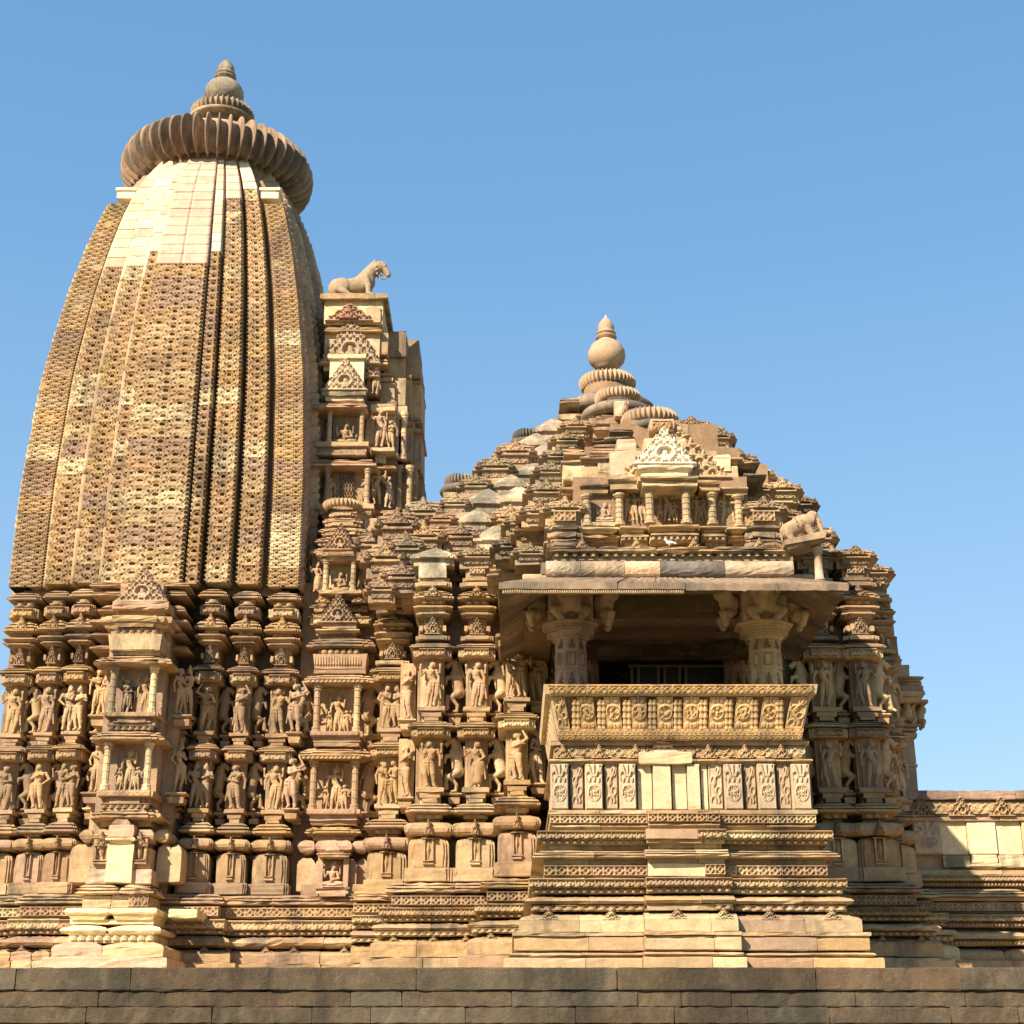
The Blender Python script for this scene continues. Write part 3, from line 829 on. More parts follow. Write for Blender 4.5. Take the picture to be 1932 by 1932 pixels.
for bi, (xa, xb, proj, typ) in enumerate(BANDS):
    lift = .06 if bi in (3, 4, 5, 6) else 0
    tz = CZ + top_z[bi]
    z0 = ZB - lift; j = 0
    while z0 < CZ + 17.0:
        pl = z0 > tz
        ch = .225 if pl else CH
        z1 = z0 + ch * .998
        if typ == 'k' and z1 > ZKT: break
        if not pl and z1 > tz: pass
        n = {'k': 2, 'a': 1, 'b': 1, 'c': .5, 'd': 1}[typ]
        ph = {'k': 0, 'a': 0, 'b': 0, 'c': .25, 'd': .5}[typ]
        if bi == 5: ph = .5
        H, mask = carved_course(n, ph, pl, seed=bi * 100 + j, rows=2 if typ != 'k' else 3, ru=30 if typ != 'k' else 20, edge=TEETH[bi])
        mat = 'stone'
        if pl and bi < 7:
            pinkish = {4: .9, 5: .85, 1: .1, 2: .05, 3: .35, 6: .3}[bi]
            col = (.74, .44, .31) if (rnd.random() < pinkish or (bi == 1 and z0 < tz + .2)) else rnd.choice([(.76, .62, .40), (.70, .56, .35), (.79, .66, .44), (.73, .60, .38)])
            mat = 'clean'
        elif pl: col = (.70, .46, .34) if bi == 7 else (.84, .69, .44); mat = 'clean'
        else:
            hsh = random.Random(j * 37 + (bi if bi < 5 else bi - (bi == 5)) * 101)
            r_ = hsh.random()
            col = (.60, .46, .26) if r_ < .05 else (.51, .355, .19) if r_ < .18 else (.45, .29, .148) if r_ < .48 else (.47, .31, .14) if r_ < .66 else (.385, .25, .135) if r_ < .88 else (.37, .245, .155)
            if (bi, j) in ((9, 1), (9, 2), (7, 10), (1, 11), (1, 10), (3, 10), (6, 10), (9, 14), (1, 6)): col = (.66, .53, .31)
            if (bi, j) in ((9, 3), (3, 7), (2, 18), (1, 19), (7, 6)): col = (.60, .46, .27)
        jt = rnd.uniform(-.004, .004) if not pl else rnd.uniform(-.008, .008)
        me = relief('carved_course', H, 1, 1, .045, mask=mask, bend=band_bend(xa, xb, proj + jt, z0, z1))
        add('carved_block' if not pl else 'plain_block', me, (X0, AY, PZ), tower, col, mat)
        z0 += ch; j += 1
    # east and west sides: the same bands, joined band by band
for side in (1, 2):
    for bi, (xa, xb, proj, typ) in enumerate(BANDS):
        Vs, Qs, nv = [], [], 0
        if side == 2 and bi % 1 and False: continue
        for j in range(ncs):
            z0 = ZB + j * CH - (.06 if bi in (3, 4, 5, 6) else 0) ; z1 = z0 + CH * .985
            if typ == 'k' and z1 > ZF(356, 25.3): break
            H, mask = carved_course(1, 0, False, seed=j + side, ru=9, rv=5, rows=2, edge=(1, 1) if side == 1 else (0, 0))
            H = np.clip(H, -.3, 1) * .6 + .4 * ((np.linspace(0, 2, H.shape[0])[:, None] % 1) > .4)
            me = relief('t', H, 1, 1, .06 if side == 1 else .022, mask=mask, bend=band_bend(xa, xb, proj + rnd.uniform(-.012, .012), z0, z1, side))
            v = np.zeros(len(me.vertices) * 3, 'f4'); me.vertices.foreach_get('co', v)
            q = np.zeros(len(me.polygons) * 4, 'i4'); me.loops.foreach_get('vertex_index', q)
            Vs.append(v.reshape(-1, 3)); Qs.append(q.reshape(-1, 4) + nv); nv += len(me.vertices)
            bpy.data.meshes.remove(me)
        me = mk_quads('side_courses', np.concatenate(Vs), np.concatenate(Qs))
        o = add('side_band_courses', me, (X0, AY, PZ), tower, rnd.choice([TAN, MAUVE, (.43, .28, .17), PALE]) if bi != 9 else PALE, 'stone')
        o['kind'] = 'stuff'
# plain fillets between the western bands
for xa, xb, pj in ((-.557, -.523, .16), (-.357, -.323, .24), (-.765, -.733, .10)):
    z0 = ZB
    while z0 < CZ + 16.9:
        u, v = uv(3, 6); H = np.full(u.shape, .75) + np.random.RandomState(int(z0 * 10)).normal(0, .03, u.shape)
        me = relief('fillet', H, 1, 1, .05, bend=band_bend(xa, xb, pj - (.12 if xa < -.7 else 0), z0, z0 + .985))
        add('plain_fillet', me, (X0, AY, PZ), tower, rnd.choice([(.52, .38, .22), (.50, .35, .19), (.46, .32, .2)]) if z0 < CZ + 13.5 else (.8, .65, .42), 'clean' if z0 > CZ + 13.5 else 'stone')
        z0 += .99
# body behind the bands
zs = np.linspace(ZB - .1, CZ + 17.15, 40)
V = []; F = []
for z in zs:
    h = float(hz(z)) - .20
    V += [(-h, -h, z - PZ), (h, -h, z - PZ), (h, h, z - PZ), (-h, h, z - PZ)]
for i in range(len(zs) - 1):
    for k in range(4):
        F.append((i * 4 + k, i * 4 + (k + 1) % 4, i * 4 + 4 + (k + 1) % 4, i * 4 + 4 + k))
F.append((3, 2, 1, 0)); n4 = (len(zs) - 1) * 4; F.append((n4, n4 + 1, n4 + 2, n4 + 3))
add('tower_core', mk('tower_core', V, F), (X0, AY, PZ), tower, (.30, .19, .11), 'stone')
# cap stones on the four corners
zc = ZF(357, 25.2)
for sx in (-1, 1):
    for sy in (-1, 1):
        hh = float(hz(zc)); cx_, cy_ = X0 + sx * hh * .86, AY + sy * hh * .88
        add('corner_cap', loft('cap', [(-.17, .2), (-.17, -.2), (.17, -.2), (.17, .2)], [(0, 0), (0, .16), (.03, .165), (.03, .22)], jit=.003), (cx_, cy_, zc - .02), tower, (.9, .76, .48), 'clean')
# neck, ribbed disc, upper disc and pot
zA = CZ + 16.72
add('neck', lathe('neck', [(1.45, 0), (1.42, .4), (1.40, .9)], 48), (X0, AY, zA - .55), tower, (.30, .20, .12), 'stone')
# sharp thin fins standing proud of a round body
def amalaka(Rr, b, n, fin, groove, z0=0, inner=.55):
    V, F = [], []
    PH = [0, .05, .10, .16, .30, .5, .70, .84, .90, .95]
    sub = len(PH); nn = n * sub; m = 18
    for i in range(nn):
        ph = PH[i % sub]; a = 2 * math.pi * (i // sub + ph) / n
        g_ = min(ph, 1 - ph) * 2                      # 0 on the fin, 1 mid groove
        fin_ = 1.0 if g_ < .12 else .86 if g_ < .22 else .25 if g_ < .35 else 0
        wob = 1 + .012 * math.sin(i // sub * 2.3) + .01 * math.sin(i // sub * 5.1)
        for j in range(m + 1):
            t = R(-105 + 205 * j / m)
            ex = ((1 - groove) + groove * fin_) * wob
            r_ = Rr - b * 1.05 + b * 1.05 * math.cos(t) * ex
            z = z0 + b + b * math.sin(t) * (1 - .40 * groove + .40 * groove * fin_)
            V.append((r_ * math.cos(a), r_ * math.sin(a), z))
    for i in range(nn):
        k = (i + 1) % nn
        for j in range(m): F.append((i * (m + 1) + j, k * (m + 1) + j, k * (m + 1) + j + 1, i * (m + 1) + j + 1))
    me = mk_quads('ribbed_disc', np.array(V), np.array(F)); return me
add('ribbed_disc', amalaka(1.95, .47, 50, 1, .62), (X0, AY, zA), tower, (.42, .28, .17), 'old')
add('disc_cap', lathe('disc_cap', [(1.35, 0), (1.45, .05), (1.35, .18), (.9, .30), (.8, .34)], 48), (X0, AY, zA + .80), tower, (.46, .33, .2), 'stone')
add('upper_neck', lathe('upper_neck', [(.62, 0), (.5, .25), (.48, .7)], 36), (X0, AY, zA + 1.05), tower, (.4, .28, .17), 'stone')
zB2 = CZ + 18.52
add('upper_disc', lathe('upper_disc', [(.5, 0), (.68, .02), (.7, .08), (.45, .14)], 40), (X0, AY, zB2 - .12), tower, (.46, .33, .2), 'old')
add('upper_ribbed_disc', amalaka(.66, .15, 36, 1, .42), (X0, AY, zB2), tower, (.52, .38, .22), 'old')
kz = zB2 + .27
def pot(name, Rr, H_):
    p = [(.30, 0), (.55, .03), (.60, .06), (.72, .09), (.93, .17), (1, .27), (.97, .36), (.82, .46), (.58, .53), (.42, .56), (.40, .60), (.55, .61), (.56, .635), (.44, .65), (.40, .68), (.52, .685), (.52, .705), (.40, .715), (.42, .76), (.44, .82), (.38, .88), (.24, .95), (.10, 1.0)]
    return lathe(name, [(r * Rr, z * H_) for r, z in p], 40)
add('pot_finial', pot('pot', .41, 1.20), (X0, AY, kz + .06), tower, (.50, .40, .27), 'old')

# ------------------------------------------------ the tower's wall strips
YT = 24.4
LB = [(-2.13, .36, .20, ('b', 'g')), (-1.56, .28, .08, ('b', 'a')), (-1.08, .28, -.02, ('pair', 'pair2')),
      (1.07, .29, -.02, ('c', 'pair')), (1.62, .29, .10, ('d', 'g')), (2.22, .38, .20, ('b', 'f'))]
for i, (rx, w, dy, figs) in enumerate(LB):
    fl = -1 if rx < 0 else 1
    upper_band(tower, X0 + rx, w, YT + dy, T_TOWER, YT, figs, dback=.9, osc=1.0, pal='tower', flip=fl)
# beasts in the recesses, and small attendants on the side faces
for rx in (-1.84, -1.33, -.80, .80, 1.33, 1.87, 2.56):
    for (y0, y1) in ((1300, 1384), (1446, 1530)):
        z0 = ZF(y1, YT + .35)
        figure('beast', X0 + rx, YT + .38, z0, .85, tower, pick('tower'), -1 if rx > 0 else 1, wide=1.0)
        course('lip', X0 + rx, .20, YT + .40, z0 - .1, z0, tower, 'pedestal', d=.5, col='tower', seg=.3)
        course('itaper', X0 + rx, .16, YT + .42, z0 - .2, z0 - .11, tower, 'pedestal', d=.5, col='tower', seg=.3)
for rx, k in ((.66, 'c'), (1.33, 'g'), (1.87, 'e'), (2.52, 'd'), (-.66, 'a')):
    for (y0, y1) in ((1296, 1380), (1440, 1524)):
        if rx == 1.33 or rx == 1.87: continue
        figure(k, X0 + rx, YT + .10, ZF(y1, YT), .86, tower, 'tower', 1, wide=1.15, rotz=R(28 if rx > 0 else -28))
        course('lip', X0 + rx, .26, YT - .02, ZF(y1 + 8, YT), ZF(y1, YT), tower, 'pedestal', d=.5, col='tower', seg=.3); course('itaper', X0 + rx, .20, YT + .02, ZF(y1 + 20, YT), ZF(y1 + 9, YT), tower, 'pedestal', d=.5, col='tower', seg=.3)
# wall behind
course('rec', X0, 5.0, YT + .80, PZ, ZB + .1, tower, 'rear_wall', d=4.9, col=(.30, .20, .12), seg=1.5, jit=0)
course('rec', X0, 5.3, YT + .30, PZ, ZF(1690, YT), tower, 'rear_wall', d=4.9, col=(.36, .25, .15), seg=1.5, jit=0)
for y0, y1, o in ((1112, 1124, .10), (1150, 1160, .05), (1176, 1184, .10), (1200, 1208, .08), (1252, 1262, .08), (1270, 1284, .06), (1404, 1412, .06), (1418, 1430, .05), (1552, 1566, .08), (1582, 1600, .10), (1610, 1664, .08)):
    course('kap' if y1 - y0 < 15 else 'torus' if y0 == 1582 else 'slab', X0 + .0, 5.0, YT + .70, ZF(y1, YT + .4), ZF(y0, YT + .4), tower, 'rear_course', d=.3, o=o, col='tower', seg=.25, chip=.02)
# base courses stepping out strip by strip
base_run(tower, X0 - 3.2, X0 - 1.34, YT + .10, B_TOWER, YT, ends=False)
base_run(tower, X0 - 1.30, X0 - .5, YT - .12, B_TOWER, YT, ends=True)
base_run(tower, X0 + .5, X0 + 1.35, YT - .12, B_TOWER, YT, ends=True)
base_run(tower, X0 + 1.40, X0 + 2.6, YT + .12, B_TOWER, YT, ends=False)

# ------------------------------------------------ shrine front in the middle of the tower's wall
def framed_niche(par, x0, x1, y0, y1, Y, fig, figx=None, cols=True, colw=.15, pal='wall', back=.32, fh=.94, ccol=None, door=False):
    """two colonnettes, a dark back and the figure between them: y0 top, y1 sill (as seen), Y face"""
    z0, z1 = ZF(y1, Y), ZF(y0, Y); a, b = XF(x0, (y0 + y1) / 2, Y), XF(x1, (y0 + y1) / 2, Y); cx = (a + b) / 2; w = b - a
    course('rec', cx, w - .06, Y + back, z0, z1, par, 'niche_back', d=.4, col=pal, seg=.3)
    if cols:
        for s in (a, b): colonnette(s, Y + .07, z0, z1 - z0, par, colw, ccol or pal)
    if door: course('rec', cx - w * .12, w * .22, Y + back - .05, z0, z0 + (z1 - z0) * .62, par, 'niche_shade_block', d=.06, col=(.03, .02, .015), seg=.4)  # solid near-black block; the opening's darkness is only colour
    h = (z1 - z0)
    for k, xx, sc in (fig if isinstance(fig, list) else [(fig, 0, 1)]):
        figure(k, cx + xx, Y + back - .10, z0 + .01, h * fh * sc, par, pal)
    return cx, w, z0, z1
YN = 23.5
NY = dict(pal='warm')
pc = lambda kind, x0, x1, y0, y1, Y, nm, **k: pcourse(kind, x0, x1, y0, y1, Y, tower, nm, **k)
for sx in (-1, 1):
    for k, y1 in (('pair2', 1350), ('a', 1496)):
        fx_ = X0 + .10 + sx * .66
        figure(k, fx_, YN + .66, ZF(y1, YN + .66), .84, tower, 'tower', 1, rotz=R(sx * 25), wide=.95)
        course('lip', fx_, .34, YN + .50, ZF(y1 + 8, YN + .6), ZF(y1, YN + .6), tower, 'pedestal', d=.3, col='tower', seg=.3)
        course('itaper', fx_, .26, YN + .54, ZF(y1 + 20, YN + .6), ZF(y1 + 9, YN + .6), tower, 'pedestal', d=.3, col='tower', seg=.3)
# core of the projection
cxn = XF(246, 1300, YN)
course('rec', cxn, .92, YN + .30, PZ, ZF(1180, YN), tower, 'shrine_core', d=.9, col='tower', seg=.4)
for s in (-1, 1):
    course('rec', cxn + s * .54, .22, YN + .72, PZ, ZF(1240, YN), tower, 'shrine_core', d=.9, col='tower', seg=.4)
pediment(XF(268, 1100, YN + .1), .92, YN + .2, ZF(1134, YN + .1), .60, tower, 3, (.56, .40, .26), label='large scrollwork gable above the tower shrine')
pc('slab', 226, 308, 1100, 1136, YN + .32, 'gable_backing', d=.5, col=PINK, chip=.05)
pc('slab', 212, 318, 1134, 1150, YN + .05, 'roof_slab', d=.8, col=PINK, chip=.05)
pc('rec', 222, 310, 1150, 1160, YN + .18, 'wall_block', d=.8)
for y0, y1, xa, xb in ((1096, 1108, 176, 352), (1112, 1126, 180, 348), (1140, 1156, 190, 345), (1166, 1176, 176, 350), (1192, 1200, 180, 345), (1216, 1226, 176, 350)):
    pc('kap', xa, xb, y0, y1, YN + .50, 'cornice', d=.8, o=.05, col='tower', chip=.04)
pc('lip', 184, 322, 1160, 1180, YN - .12, 'canopy_slab', d=1.0, col='tower', st=.1, chip=.03)
pc('rec', 208, 304, 1180, 1198, YN + .05, 'wall_block', d=.9, st=.05)
frieze('dent', XF(255, 1190, YN), .72, YN + .04, ZF(1197, YN), .10, tower, 1.2, 'baluster_row', depth=.05)
pc('itaper', 212, 300, 1198, 1227, YN - .08, 'seat_back', d=.9, o=.06, col=PALE)
frieze('flute', XF(256, 1210, YN), .66, YN - .09, ZF(1212, YN - .09), .14, tower, .35, 'fluting', PALE, depth=.03)
frieze('dia', XF(256, 1220, YN), .66, YN - .085, ZF(1226, YN - .09), .10, tower, .8, 'lattice_carving', PALE, depth=.025)
pc('slab', 212, 300, 1227, 1236, YN - .02, 'plain_course', d=.9)
pc('kap', 188, 314, 1237, 1254, YN - .05, 'canopy_slab', d=1.0, o=.09, st=.08, chip=.05)
framed_niche(tower, 211, 287, 1255, 1344, YN, [('c', -.14, .86), ('f', .16, .92)], ccol=CREAM, door=True, **NY)
pc('slab', 196, 298, 1344, 1352, YN - .04, 'sill', d=.9, col=TAN); frieze('scroll', XF(247, 1348, YN), .8, YN - .045, ZF(1352, YN - .04), .07, tower, 1.3, 'sill_carving', TAN, depth=.015)
pc('taper', 204, 292, 1352, 1362, YN - .02, 'plain_course', d=.9, st=.05); pc('slab', 202, 292, 1362, 1368, YN + .03, 'plain_course', d=.9)
frieze('dent', XF(247, 1372, YN), .72, YN + .02, ZF(1378, YN), .08, tower, 1.3, 'dentils', depth=.05)
pc('kap', 180, 300, 1379, 1397, YN - .05, 'canopy_slab', d=1.0, o=.08, st=.08, chip=.04)
framed_niche(tower, 199, 277, 1399, 1490, YN, 'trio', ccol=CREAM, fh=.9, **NY)
pc('slab', 184, 288, 1490, 1503, YN - .05, 'sill', d=.9, col=TAN); frieze('scroll', XF(236, 1496, YN), .8, YN - .055, ZF(1502, YN - .05), .09, tower, 1.3, 'sill_carving', TAN, depth=.015)
pc('taper', 188, 282, 1503, 1516, YN, 'plain_course', d=.9, st=.06)
frieze('dent', XF(236, 1520, YN), .74, YN + .02, ZF(1526, YN), .08, tower, 1.3, 'dentils', depth=.05)
pc('kap', 178, 294, 1524, 1546, YN - .02, 'cornice', d=1.0, o=.08, st=.12, chip=.07)
pc('rec', 190, 284, 1546, 1560, YN + .15, 'wall_block', d=.8)
for a_, b_ in ((150, 175), (176, 206), (254, 290), (292, 318)):
    pc('torus', a_, b_, 1562, 1590, YN + (.2 if a_ in (150, 292) else .02), 'rounded_course', d=.8, col='base')
pc('pyr', 212, 246, 1528, 1556, YN - .12, 'cap_stone', d=.35, o=.0, col=PINK)
pc('slab', 205, 252, 1556, 1580, YN - .16, 'wall_block', d=.5, col=ROSE, mat='clean')
pc('lip', 198, 254, 1580, 1590, YN - .20, 'plain_course', d=.5, col=CREAM, mat='clean')
pc('slab', 200, 250, 1590, 1666, YN - .12, 'plain_panel', d=.5, col=(.74, .59, .35), mat='clean')
for xx in (190, 262):
    x_ = XF(xx, 1620, YN - .05); pc('slab', xx - 20, xx + 22, 1600, 1640, YN - .0, 'wall_block', d=.5, col='warm')
    mini_niche(x_, YN - .08, ZF(1630, YN - .08), .46, .24, tower, TAN); pediment(x_, .24, YN - .06, ZF(1597, YN - .08), .22, tower, 2, TAN)
    pc('slab', xx - 28, xx + 24, 1640, 1668, YN - .05, 'plinth_block', d=.5, col=ROSE)
for xx, ww in ((152, 40), (308, 26), (330, 22)):
    pc('khura', xx - ww / 2, xx + ww / 2, 1592, 1664, YN + .3, 'shouldered_panel', d=.6, col='base')
T2 = [('kap', 140, 290, 1668, 1687, .0, 'base', .05), ('slab', 156, 280, 1689, 1713, .1, 'base', .02), ('lip', 122, 296, 1713, 1734, -.12, (.88, .72, .42), .01), ('rec', 132, 290, 1734, 1744, 0, (.8, .62, .36), .01), ('roll', 111, 304, 1744, 1763, -.2, (.86, .70, .40), .01)]
for kind, xa, xb, y0, y1, dy, c_, ch in T2:
    m1 = xa + (xb - xa) * rnd.uniform(.42, .58)
    for a_, b_ in ((xa, m1 - .4), (m1 + .4, xb)):
        pc(kind, a_, b_, y0, y1, YN - .35 + dy, 'base_moulding', d=1.2, o=0, col=c_, chip=ch, mat='clean' if c_ != 'base' else None)
a_, b_ = XF(122, 1768, 22.9), XF(296, 1768, 22.9)
course('rec', (a_ + b_) / 2, b_ - a_ - .1, 22.95, ZF(1778, 22.9), ZF(1763, 22.9), tower, 'dentil_course', d=1, col=CREAM)
frieze('dent', (a_ + b_) / 2, b_ - a_ - .1, 22.95, ZF(1775, 22.9), .10, tower, 1.2, 'dentils', (.8, .64, .36), depth=.06)
frieze('dia', XF(262, 1702, YN - .26), .3, YN - .255, ZF(1712, YN - .26), .2, tower, .8, col=TAN)
for xa, xb, y0, y1, Y, c_ in ((97, 192, 1775, 1806, 22.55, ROSE), (193, 308, 1775, 1806, 22.55, PALE), (78, 314, 1806, 1836, 22.4, ROSE)):
    pc('shoulder' if y0 == 1775 else 'slab', xa, xb, y0, y1, Y, 'plinth_block', d=1.6, col=c_, mat='clean', chip=.02)
pc('slab', 318, 372, 1700 + 15, 1732, YN - .2, 'base_moulding', d=.8, col=CREAM, mat='clean', chip=.01)
for xa, xb in ((60, 92), (20, 58), (-20, 18)):
    pc('shoulder', xa, xb, 1790, 1812, 22.9, 'plinth_block', d=1.2, col='base')
    pc('slab', xa, xb, 1812, 1836, 22.75, 'plain_course', d=1.4, col='base')
# ================================================================== vestibule between tower and hall
vest = thing('stepped_vestibule', (-3.0, 24.3, PZ), 'tall narrow stepped stone front with stacked niches between tower and hall', 'building')
YV = 24.25
def pv(kind, x0, x1, y0, y1, Y, nm, **k): return pcourse(kind, x0, x1, y0, y1, Y, vest, nm, **k)
# --- upper gable under the lion (the front that faces the sun, and its stepped east edge)
YU = 25.6
pv('slab', 604, 731, 553, 563, YU - .1, 'lion_ledge', d=3.0, col=TAN, mat='old')
pv('slab', 612, 722, 563, 612, YU + .02, 'wall_block', d=2.8, col='warm')
pv('slab', 690, 718, 580, 608, YU - .02, 'wall_block', d=.3, col=TAN)
pediment(XF(660, 590, YU), .95, YU + .0, ZF(608, YU), .36, vest, 1, PINK)
pediment(XF(658, 590, YU), .40, YU - .05, ZF(605, YU), .28, vest, 2, (.42, .21, .14))
pv('kap', 612, 721, 611, 626, YU - .06, 'cornice', d=2.9, col='warm', mat='old')
pv('rec', 612, 716, 626, 700, YU + .06, 'wall_block', d=2.6, col=PALE)
pediment(XF(662, 640, YU), 1.22, YU + .02, ZF(688, YU), .98, vest, 3, (.52, .38, .25), label='tall lace-like carved gable below the lion')
pediment(XF(690, 670, YU + .1), .6, YU + .04, ZF(712, YU), .36, vest, 1, PINK)
pv('slab', 618, 690, 668, 676, YU - .22, 'plain_course', d=.5, col=CREAM, mat='clean', chip=.01)
pv('slab', 622, 686, 676, 742, YU - .16, 'cream_block', d=.5, col=(.82, .66, .38), mat='clean', chip=.01)
pediment(XF(652, 700, YU - .2), .92, YU - .18, ZF(738, YU - .2), .66, vest, 0, (.58, .44, .28))
pv('slab', 608, 690, 738, 746, YU - .24, 'plain_course', d=.5, col=GREY, mat='old')
pv('slab', 614, 686, 746, 757, YU - .18, 'cream_block', d=.5, col=CREAM)
pv('kap', 592, 692, 755, 769, YU - .35, 'canopy_slab', d=1.8, col=PINK, chip=.06)
pv('slab', 692, 716, 690, 745, YU + .1, 'wall_block', d=1, col=BROWN); figure('a', XF(708, 700, YU), YU + .06, ZF(742, YU), .60, vest, 'wall')
# east edge steps (x0, x1, top, bottom, Y)
for a, b, y0, y1, Y, nm, kd in ((700, 732, 628, 668, 25.7, 'wall_block', 'slab'), (700, 732, 668, 690, 25.75, 'wall_block', 'kap'), (733, 766, 624, 672, 26.0, 'wall_block', 'slab'), (733, 764, 672, 712, 26.1, 'wall_block', 'slab'),
        (766, 793, 672, 712, 26.4, 'wall_block', 'slab'), (716, 742, 690, 722, 25.9, 'wall_block', 'kap'), (718, 744, 722, 762, 25.9, 'wall_block', 'slab'), (744, 765, 712, 765, 26.0, 'wall_block', 'slab'),
        (765, 776, 706, 712, 26.2, 'plain_course', 'slab'), (766, 775, 712, 786, 26.25, 'wall_shaft', 'rec'), (776, 797, 713, 721, 26.5, 'plain_course', 'kap'), (777, 795, 721, 792, 26.55, 'wall_block', 'slab'),
        (776, 797, 788, 798, 26.5, 'cornice', 'kap'), (760, 782, 784, 800, 26.2, 'cornice', 'kap'), (776, 799, 800, 815, 26.5, 'cornice', 'kap'), (772, 795, 815, 868, 26.6, 'wall_block', 'slab'), (760, 778, 800, 872, 26.3, 'wall_block', 'slab'),
        (776, 795, 868, 885, 26.5, 'wall_block', 'slab'), (770, 798, 885, 900, 26.5, 'cornice', 'kap'), (745, 779, 872, 890, 26.1, 'cornice', 'kap'), (758, 776, 890, 956, 26.2, 'wall_shaft', 'rec'), (776, 797, 900, 940, 26.6, 'wall_block', 'slab'),
        (748, 800, 935, 968, 26.3, 'cornice', 'kap'), (700, 745, 762, 776, 25.6, 'canopy_slab', 'slab'), (742, 768, 765, 790, 25.9, 'wall_block', 'slab'), (744, 762, 790, 800, 25.9, 'cornice', 'kap')):
    pv(kd, a, b, y0, y1, Y, nm, d=2.2 - (Y - 25.6), col='warm' if rnd.random() < .5 else 'wall', chip=.03, mat='old' if rnd.random() < .15 else None)
# body
pv('rec', 596, 745, 756, 1000, YU + .25, 'core', d=1.8, col=BROWN, seg=1)
pv('rec', 720, 786, 640, 1000, 26.9, 'core', d=1.2, col=BROWN, seg=1)
# niche tier 1
framed_niche(vest, 621, 682, 769, 834, YU - .25, 'sit', pal='warm', colw=.12, back=.3, fh=1.0)
figure('f', XF(598, 800, YU), YU + .1, ZF(832, YU), .62, vest, BROWN)
pv('slab', 690, 746, 776, 835, YU + .18, 'wall_block', d=1, col=TAN)
figure('f', XF(717, 800, YU), YU + .05, ZF(843, YU), .80, vest, 'warm'); figure('g', XF(738, 800, YU), YU + .10, ZF(845, YU), .62, vest, 'warm')
pv('slab', 700, 744, 844, 851, YU - .1, 'sill', d=1, col=PALE)
pv('slab', 596, 695, 833, 842, YU - .3, 'sill', d=1.5, col=TAN); pv('taper', 600, 692, 842, 853, YU - .25, 'plain_course', d=1.5); pv('slab', 598, 690, 853, 858, YU - .3, 'plain_course', d=1.5)
frieze('dent', XF(648, 861, YU), .86, YU - .2, ZF(865, YU), .08, vest, 1.3, 'dentils', depth=.05)
pv('kap', 592, 706, 864, 881, YU - .3, 'canopy_slab', d=1.5, o=.04, col=PINK, chip=.03)
pv('slab', 708, 728, 852, 874, YU + .1, 'wall_block', d=1, col=PALE); pv('kap', 696, 748, 874, 884, YU - .0, 'cornice', d=1)
for cx_ in (762, 748): colonnette(XF(cx_, 810, YU + .3), YU + .3, ZF(868, YU + .3), .95, vest, .14)
# niche tier 2
framed_niche(vest, 617, 692, 881, 952, YU - .3, [('d', .30, .93), ('g', -.33, .9)], pal='warm', colw=.13, back=.3)
u_, v_ = uv(21, 29); me = relief('lattice', m_check((u_ * 5) % 1, (v_ * 7) % 1), 1, 1, .08)
add('stone_lattice', me, (XF(655, 915, YU), YU + .0, ZF(950, YU)), vest, (.42, .27, .17), scale=(.27, 1, .72))
pv('rec', 642, 668, 884, 950, YU + .02, 'lattice_shade_slab', d=.2, col=(.05, .03, .02))  # near-black slab painting the shade behind the lattice
figure('b', XF(711, 920, YU), YU + .05, ZF(952, YU), .74, vest, 'warm'); figure('d', XF(731, 920, YU), YU + .12, ZF(955, YU), .66, vest, 'warm', -1)
for cx_ in (752, 772, 694): colonnette(XF(cx_, 920, YU + .3), YU + .35, ZF(960, YU + .3), .85, vest, .14)
pv('slab', 700, 746, 884, 955, YU + .30, 'wall_block', d=1, col=TAN); pv('slab', 745, 786, 884, 960, YU + .6, 'wall_block', d=1, col=TAN)
pv('slab', 598, 705, 950, 960, YU - .35, 'sill', d=1.6, col=TAN); pv('lip', 602, 700, 960, 978, YU - .3, 'plain_course', d=1.5); pv('kap', 696, 750, 958, 968, YU - .0, 'cornice', d=1.2); pv('taper', 705, 748, 968, 982, YU + .05, 'plain_course', d=1.2)
pv('kap', 730, 800, 970, 982, 26.0, 'cornice', d=1.2); pv('rec', 740, 797, 940, 1010, 26.5, 'wall_block', d=1, col=TAN)
# --- little roof with ribbed disc
YM = 24.75
add('ribbed_disc', amalaka(.36, .085, 30, 1, .4), (XF(646, 955, YM + .4), YM + .4, ZF(966, YM + .4)), vest, TAN)
for y0, y1, hw, k in ((966, 972, 26, 'slab'), (972, 985, 38, 'kap'), (985, 991, 34, 'slab'), (991, 1002, 45, 'kap'), (1002, 1008, 40, 'slab'), (1008, 1022, 54, 'kap'), (1022, 1028, 46, 'slab'), (1028, 1042, 62, 'kap')):
    pv(k, 646 - hw, 646 + hw, y0, y1, YM + .3 - hw * .004, 'roof_tier', d=1.2, st=.06, col='roof', chip=.02)
pediment(XF(642, 1010, YM - .05), .62, YM - .0, ZF(1040, YM), .50, vest, 3, (.50, .33, .2))
pv('slab', 686, 724, 978, 1062, YM + .45, 'wall_block', d=1, col=TAN, mat='old'); pv('slab', 700, 740, 1000, 1060, YM + .9, 'wall_block', d=1, col=GREY, mat='old')
pv('lip', 596, 716, 1040, 1054, YM - .25, 'canopy_slab', d=1.5, st=.05, col=TAN, chip=.05)
framed_niche(vest, 614, 666, 1054, 1114, YM - .15, 'sit2', pal='warm', colw=.13, back=.3, fh=1.02, ccol=(.62, .46, .27))
figure('g', XF(685, 1080, YM), YM + .12, ZF(1114, YM), .55, vest, 'wall'); figure('e', XF(597, 1080, YM), YM + .12, ZF(1114, YM), .55, vest, 'wall')
pv('rec', 588, 706, 1050, 1118, YM + .32, 'niche_back', d=1, col=BROWN)
pv('slab', 602, 682, 1113, 1120, YM - .2, 'sill', d=1.2, col=TAN)
